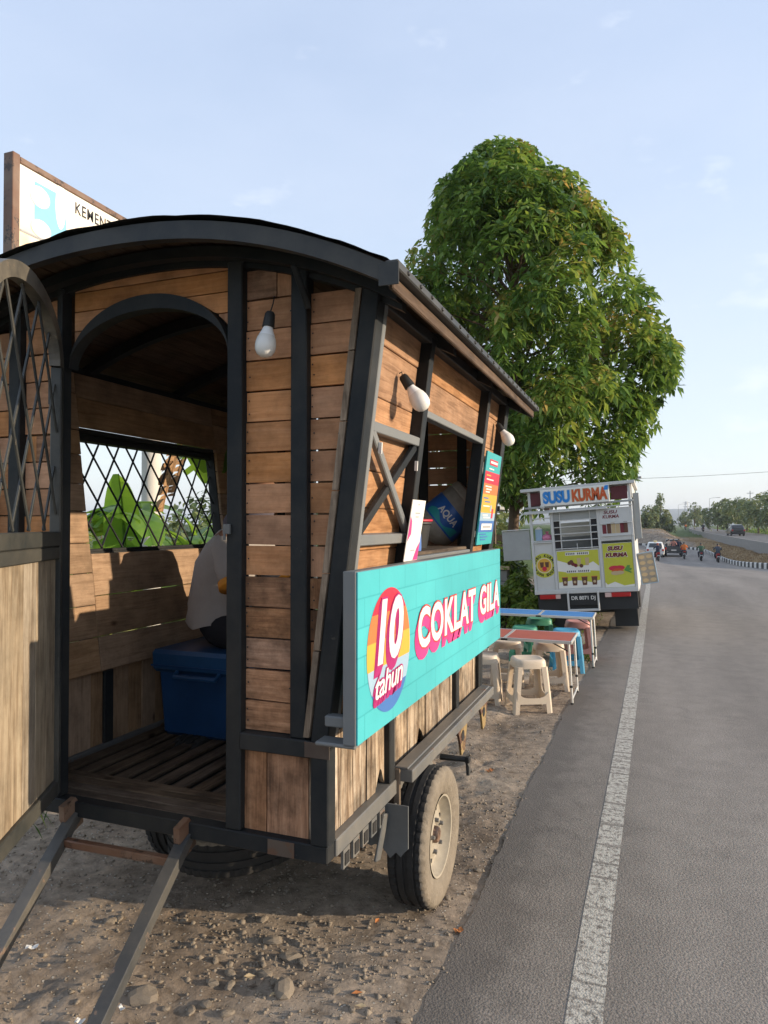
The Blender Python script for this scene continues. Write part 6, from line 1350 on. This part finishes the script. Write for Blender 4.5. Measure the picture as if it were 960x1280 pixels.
# grass blades: verge, left field, dry median
def blades(name, X, Y, h, m_, lab, wid=.05, bendy=.5):
    n_ = len(X); Z = ground_z(X, Y); a = rng.uniform(0, 6.283, n_); P = np.stack([X, Y, Z - .01], -1); D = np.stack([np.cos(a) * bendy, np.sin(a) * bendy, np.ones(n_)], -1)
    return tag(link_mesh(name, leaf_mesh(name, P, D, h, rng.uniform(0, 1, n_), m_, wid=wid, fold=.0, droop=.15)), lab, 'grass', kind='stuff')
X = rng.uniform(-14, -2.9, 9000); Y = rng.uniform(2.5, 16, 9000); blades('grass', X, Y, rng.uniform(.08, .30, 9000), 'leaf_shrub', 'green grass and weeds growing left of the dirt shoulder', .09)
Y = rng.uniform(24, 140, 26000); X = 6.2 + bend_left(Y) + rng.uniform(.15, 2.2, 26000) + np.where(Y > 92, rng.uniform(0, 1, 26000) * (-bend_left(Y)), 0); blades('dry_grass', X, Y, rng.uniform(.08, .24, 26000), 'leaf_dry', 'dry brown grass covering the bank between the two roads', .16, .8)
Y = rng.uniform(60, 260, 6000); X = 16.2 + bend_right(Y) + rng.uniform(0, 8, 6000); blades('verge_grass', X, Y, rng.uniform(.3, .7, 6000), 'leaf_shrub', 'bright green grass verge beyond the raised road', .3, .7)
X = -.75 - np.abs(rng.normal(0, .35, 500)); Y = rng.uniform(7.5, 15, 500); Y[:250] = 8.9 + rng.normal(0, .25, 250); X[:250] = -.66 - np.abs(rng.normal(0, .10, 250)); blades('weed_tuft', X, Y, rng.uniform(.04, .13, 500), 'leaf_shrub', 'small green weeds at the broken edge of the asphalt', .14, .9)
# ------------------------------------------------------------------ street furniture far off
mat('pole_grey', (.30, .31, .32), .5, metal=.3, var=.1)
def street_lamp(u_, dist, h, z, arm, label, r_=.09):
    x, y, _ = far_at(u_, dist, 0); o = empty('street_lamp', T(x, y, z), label, 'street lamp', 'street lamps along the roads')
    MB().tube([(x, y, z), (x, y, z + h * .6), (x, y, z + h)], [r_, r_ * .8, r_ * .6], 8).build('pole', 'pole_grey', o); MB().tube([(x, y, z + h), (x + arm * .5, y, z + h + .25), (x + arm, y, z + h + .3)], r_ * .5, 6).build('arm', 'pole_grey', o)
    MB().box(x + arm - .1, x + arm + .75, y - .16, y + .16, z + h + .22, z + h + .36, b=.04).build('lamp_head', 'pole_grey', o)
street_lamp(848, 285, 8.6, .2, 2.2, 'distant street lamp beside the lattice tower'); street_lamp(887, 230, 9.0, .2, 2.2, 'taller street lamp with arm over the raised road')
street_lamp(757, 46, 5.4, -1.2, 1.4, 'street lamp mostly hidden behind the big tree', .07)
x, y, _ = far_at(938, 180, 0); up_ = empty('utility_pole', T(x, y, .2), 'thin tall utility pole among the roadside trees', 'pole'); MB().tube([(x, y, 0), (x, y, 9.2)], [.13, .09], 8).build('shaft', 'pole_grey', up_); box('cross_arm', 'pole_grey', up_, x - .7, x + .7, y - .05, y + .05, 8.6, 8.72)
x, y, _ = far_at(858, 1150, 0); tw = empty('lattice_tower', T(x, y, 0), 'far steel lattice tower rising above the hills', 'tower')
for sx_, sy_ in ((-1, -1), (1, -1), (1, 1), (-1, 1)): beam('tower_leg', 'pole_grey', tw, (x + sx_ * 4, y + sy_ * 4, -2), (x + sx_ * 1.2, y + sy_ * 1.2, 36), .6, .6)
for k in range(6):
    a, b_ = 4 - 2.8 * k / 6, 4 - 2.8 * (k + 1) / 6; beam('tower_brace', 'pole_grey', tw, (x - a, y - a, k * 6), (x + b_, y - b_, k * 6 + 6), .35, .35); beam('tower_brace', 'pole_grey', tw, (x + a, y - a, k * 6), (x - b_, y - b_, k * 6 + 6), .35, .35)
for z in (28, 34): beam('tower_arm', 'pole_grey', tw, (x - 5, y, z), (x + 5, y, z), .5, .5)
a, b_ = at(560, 603, d=38), at(1150, 574, d=44); MBw = MB().tube([a.lerp(b_, i / 12) + Vector((0, 0, -.35 * math.sin(math.pi * i / 12))) for i in range(13)], .010, 5); tag(MBw.build('overhead_wire', 'cable_black'), 'single overhead wire crossing the road', 'wire')

# ------------------------------------------------------------------ traffic
mat('car_white', (.62, .61, .58), .3, var=.05, coat=.4); mat('car_dark', (.03, .032, .036), .3, var=.1, coat=.4); mat('pickup_grey', (.045, .05, .055), .4, var=.1); mat('taxi_top', (.8, .62, .3), .4); mat('chrome', (.5, .5, .5), .25, metal=.8)
def loft(sections, m_, name, par, M):
    """sections: list of (y, [(x, z) right half from bottom to top]); mirrored"""
    V = []; n_ = 2 * len(sections[0][1])
    for y, hp_ in sections: V += [(x, y, z) for x, z in hp_] + [(-x, y, z) for x, z in hp_[::-1]]
    Fl = [(j * n_ + i, j * n_ + (i + 1) % n_, (j + 1) * n_ + (i + 1) % n_, (j + 1) * n_ + i)[::-1] for j in range(len(sections) - 1) for i in range(n_)]; Fl += [tuple(range(n_))[::1], tuple((len(sections) - 1) * n_ + i for i in range(n_))[::-1]]
    return MB().add(V, Fl).build(name, m_, par, M, smooth=True)
def car_wheels(o, M, xs, ys, r_):
    for x in xs:
        for y in ys:
            Mw = M @ T(x, y, r_) @ RY(90 if x > 0 else -90); w_ = empty('wheel', Mw); w_.parent = o; w_.matrix_basis = W[o.name].inverted() @ Mw
            MB().lathe(tyre_prof(r_, .19, r_ * .62), 24).build('tyre', 'black_rubber', w_, Mw, True); MB().lathe([(r_ * .62, .07), (r_ * .5, .05), (.0001, .06)], 16).build('rim', 'chrome', w_, Mw, True)
def car(M, m_, label, taxi=False):
    o = empty('car', M, label, 'car')
    lowp = lambda w_, zb_, zt_: [(w_ * .86, zb_), (w_ * .98, zb_ + .10), (w_, zt_ * .72), (w_ * .95, zt_)]
    loft([(0, lowp(.80, .32, .82)), (.10, lowp(.85, .22, .90)), (1.0, lowp(.87, .20, .95)), (3.0, lowp(.87, .20, .93)), (3.9, lowp(.84, .22, .80)), (4.15, lowp(.74, .32, .66))], m_, 'body', o, M)
    cabp_ = lambda w0, zb_, w1, zt_: [(w0, zb_), (w0 * .96, zb_ + (zt_ - zb_) * .4), (w1, zt_ - .05), (w1 * .85, zt_)]
    loft([(.12, cabp_(.78, .86, .70, .95)), (.45, cabp_(.80, .90, .64, 1.42)), (1.2, cabp_(.82, .92, .66, 1.50)), (2.1, cabp_(.82, .92, .64, 1.45)), (2.95, cabp_(.80, .90, .70, .95))], m_, 'cabin', o, M)
    MB().add([(-.62, .12, .98), (.62, .12, .98), (.54, .41, 1.36), (-.54, .41, 1.36)], [(0, 1, 2, 3)]).build('rear_window', 'window_glass', o, M @ T(0, -.025, .01))
    for s_ in (-1, 1):
        MB().box(s_ * .70 - .10, s_ * .70 + .10, -.02, .03, .62, .82, b=.02).build('tail_lamp', 'tail_red', o, M); MB().add([(s_ * .79, .7, 1.0), (s_ * .79, 2.5, 1.0), (s_ * .69, 2.1, 1.36), (s_ * .69, .95, 1.38)], [(0, 1, 2, 3)]).build('side_window', 'window_glass', o, M @ T(s_ * .02, 0, 0)); MB().box(s_ * .92 - .08, s_ * .92 + .08, 2.55, 2.65, .95, 1.08, b=.02).build('mirror', m_, o, M)
    MB().box(-.26, .26, -.022, -.005, .52, .64).build('number_plate', 'p_white' if taxi else 'truck_dark', o, M); MB().box(-.76, .76, -.03, .06, .30, .46, b=.02).build('bumper', m_ if taxi else 'truck_dark', o, M)
    if taxi: MB().box(-.16, .16, 1.1, 1.25, 1.50, 1.63, b=.03).build('roof_lamp', 'taxi_top', o, M)
    car_wheels(o, M, (-.74, .74), (.75, 3.25), .31); return o
def road_pt(u_, dist, upper=False):
    x, y, _ = far_at(u_, dist, 0); return x, y, (.055 if upper else float(zr(y)) + .004)
x, y, z = road_pt(819, 74); car(T(x, y, z), 'car_white', 'white car with a lamp on its roof driving behind the pickup', True)
x, y, z = road_pt(923, 101, True); car(T(x, y, z) @ RZ(4), 'car_dark', 'dark car driving on the raised road')
# pickup with people in the bed
x, y, z = road_pt(842, 76); MPk = T(x, y, z); pk = empty('pickup_truck', MPk, 'dark open pickup truck carrying three people in its bed', 'pickup')
pbx = lambda nm, x0, x1, y0, y1, z0, z1, m_='pickup_grey', b_=.02: MB().box(x0, x1, y0, y1, z0, z1, b=b_).build(nm, m_, pk, MPk)
pbx('bed_floor', -.84, .84, .0, 2.1, .62, .68); pbx('tailgate', -.84, .84, -.05, .0, .55, 1.02); pbx('bed_side', -.88, -.82, .0, 2.1, .55, 1.02); pbx('bed_side', .82, .88, .0, 2.1, .55, 1.02); pbx('bumper', -.82, .82, -.12, -.055, .36, .50); pbx('chassis', -.5, .5, .1, 4.6, .38, .55)
pbx('number_plate', -.24, .24, -.062, -.052, .60, .72, 'truck_white', .002); [pbx('tail_lamp', s_ * .74 - .07, s_ * .74 + .07, -.07, -.052, .72, .92, 'tail_red', .01) for s_ in (-1, 1)]
loft([(2.12, [(.80, .5), (.86, .8), (.84, 1.0), (.66, 1.66)]), (3.1, [(.80, .5), (.86, .8), (.84, 1.0), (.66, 1.70)]), (3.7, [(.80, .5), (.86, .8), (.84, 1.0), (.74, 1.10)]), (4.7, [(.74, .5), (.80, .7), (.78, .9), (.70, .95)])], 'pickup_grey', 'cab', pk, MPk); pbx('rear_window', -.6, .6, 2.08, 2.115, 1.1, 1.5, 'window_glass', .005)
car_wheels(pk, MPk, (-.74, .74), (.65, 3.85), .34)
# people
for nm, c in (('cloth_green', (.06, .12, .07)), ('cloth_slate', (.06, .075, .10)), ('cloth_orange', (.55, .15, .03)), ('cloth_cream', (.5, .42, .34)), ('cloth_rose', (.45, .2, .16)), ('cloth_navy', (.02, .025, .05)), ('helmet_black', (.015, .015, .018)), ('helmet_red', (.3, .02, .02)), ('helmet_grey', (.2, .2, .21)), ('bike_red', (.35, .015, .015)), ('bike_black', (.02, .02, .024)), ('bike_grey', (.12, .12, .13))): mat(nm, c, .5 if 'bike' in nm or 'helmet' in nm else .9, var=.1)
def rider_mesh():
    J = {'pel': (0, 0, .82, .15, .13), 'sp': (0, -.02, 1.02, .15, .11), 'ch': (0, .04, 1.22, .16, .11), 'nk': (0, .08, 1.38, .055), 'hd': (0, .11, 1.50, .10), 'hd2': (0, .12, 1.60, .085)}; E2 = [('pel', 'sp'), ('sp', 'ch'), ('ch', 'nk'), ('nk', 'hd'), ('hd', 'hd2')]
    for s_, n_ in ((-1, 'l'), (1, 'r')):
        J.update({'sh' + n_: (s_ * .19, .05, 1.28, .065), 'el' + n_: (s_ * .30, .22, 1.08, .05), 'ha' + n_: (s_ * .30, .50, 1.03, .04), 'hp' + n_: (s_ * .10, .02, .80, .10), 'kn' + n_: (s_ * .20, .42, .74, .075), 'an' + n_: (s_ * .17, .30, .34, .05), 'ft' + n_: (s_ * .17, .46, .30, .04)}); E2 += [('ch', 'sh' + n_), ('sh' + n_, 'el' + n_), ('el' + n_, 'ha' + n_), ('pel', 'hp' + n_), ('hp' + n_, 'kn' + n_), ('kn' + n_, 'an' + n_), ('an' + n_, 'ft' + n_)]
    return skin_figure('body', J, E2, 'pel', 1)
RM = rider_mesh()
def dress(shirt, trousers, hat):
    me = RM.copy(); return paint(me, [shirt, trousers, hat, 'skin'], lambda c: 2 if c.z > 1.44 else (3 if (c.z > 1.34 or (abs(c.x) > .2 and c.y > .44 and c.z > .9)) else (1 if c.z < .88 else 0)))
def bike_parts():
    P = {}
    P['body'] = (MB().prism([(-.45, .55), (-.55, .78), (-.30, .76), (.10, .68), (.30, .55), (.45, .95), (.58, .95), (.52, .50), (.30, .32), (-.25, .35)], -.11, .11, axes((0, 0, 0), (0, 1, 0), (0, 0, 1), (1, 0, 0))), None)
    P['seat'] = (MB().box(-.13, .13, -.52, .22, .76, .84, b=.03), 'bike_black'); P['tail_lamp'] = (MB().box(-.09, .09, -.60, -.54, .66, .75, b=.015), 'tail_red'); P['rear_fender'] = (MB().box(-.06, .06, -.66, -.58, .38, .62, b=.01), 'bike_black'); P['number_plate'] = (MB().box(-.11, .11, -.672, -.662, .44, .54), 'truck_white'); P['handlebar'] = (MB().tube([(-.33, .44, 1.03), (0, .52, 1.0), (.33, .44, 1.03)], .018, 6), 'bike_black')
    P['exhaust'] = (MB().tube([(.14, -.62, .36), (.14, -.1, .30)], .045, 8), 'chrome')
    return P
BP = bike_parts()
def motorbike(u_, dist, colour, blabel, shirt, trousers, hat, rlabel, upper=False, rz=0):
    x, y, z = road_pt(u_, dist, upper); M = T(x, y, z) @ RZ(rz); o = empty('motorbike', M, blabel, 'motorbike', 'motorbikes on the road')
    for nm, (mb, m_) in BP.items(): mb.build(nm, m_ or colour, o, M)
    for yy_ in (-.52, .66):
        Mw = M @ T(0, yy_, .27) @ RY(90); w_ = empty('wheel', Mw); w_.parent = o; w_.matrix_basis = W[o.name].inverted() @ Mw
        MB().lathe([(.20, -.05), (.25, -.055), (.27, -.03), (.27, .03), (.25, .055), (.20, .05)], 20, close=True).build('tyre', 'black_rubber', w_, Mw, True); MB().lathe([(.21, -.03), (.06, -.03), (.06, .03), (.21, .03)], 16).build('rim', 'chrome', w_, Mw)
    for s_ in (-1, 1): MB().tube([(s_ * .22, .47, 1.02), (s_ * .30, .45, 1.20)], .01, 5).box(s_ * .32 - .06, s_ * .32 + .06, .43, .46, 1.17, 1.26, b=.01).build('mirror', 'bike_black', o, M)
    p = empty('person', M, rlabel, 'person', 'riders on the motorbikes'); link_mesh('body', dress(shirt, trousers, hat), p, M)
motorbike(897, 66, 'bike_red', 'red motorbike riding nearest the painted kerb', 'cloth_slate', 'cloth_navy', 'helmet_black', 'rider in slate jacket on the red motorbike by the kerb')
motorbike(876, 68.5, 'bike_grey', 'grey motorbike between the pickup and the red motorbike', 'cloth_green', 'cloth_navy', 'helmet_black', 'rider in green shirt on the grey motorbike')
motorbike(855, 71.5, 'bike_black', 'black motorbike just right of the pickup', 'cloth_orange', 'cloth_navy', 'helmet_black', 'rider in orange jacket beside the pickup')
motorbike(822, 66.5, 'bike_red', 'red motorbike following the white car', 'cloth_navy', 'cloth_navy', 'helmet_red', 'dark clothed rider following the white car', rz=6)
motorbike(879, 150, 'bike_black', 'far motorbike on the raised road', 'cloth_navy', 'cloth_navy', 'helmet_black', 'dark clothed rider far along the raised road', True, 4)
motorbike(857, 200, 'bike_black', 'farthest motorbike where the raised road bends', 'cloth_orange', 'cloth_navy', 'helmet_black', 'orange clothed rider where the raised road bends', True, 4)
for i, (dx, dy, sh_, lab) in enumerate([(-.42, .7, 'cloth_cream', 'passenger in cream shirt sitting in the pickup bed'), (.0, .75, 'cloth_rose', 'passenger in rose shirt in the middle of the pickup bed'), (.44, .8, 'cloth_navy', 'passenger in navy shirt at the right of the pickup bed')]):
    x, y, z = road_pt(842, 76); M = T(x + dx, y + dy, z + .18) @ RZ((20, 175, -30)[i]); p = empty('person', M, lab, 'person', 'passengers in the pickup bed'); link_mesh('body', dress(sh_, 'cloth_navy', 'helmet_black'), p, M)

# ------------------------------------------------------------------ air
m = bpy.data.materials.new('haze_air'); m.use_nodes = True; t = m.node_tree; t.nodes.clear()
ho = N(t, 'ShaderNodeOutputMaterial'); hv = N(t, 'ShaderNodeVolumePrincipled'); hv.inputs['Color'].default_value = (.80, .88, 1, 1); hv.inputs['Density'].default_value = .00032; hv.inputs['Anisotropy'].default_value = .2
t.links.new(hv.outputs[0], ho.inputs['Volume']); MATS['haze_air'] = m
tag(MB().box(-4200, 4200, -400, 5000, -5.5, 62).build('haze', 'haze_air'), 'thin pale air haze over the whole place', 'haze', kind='stuff')
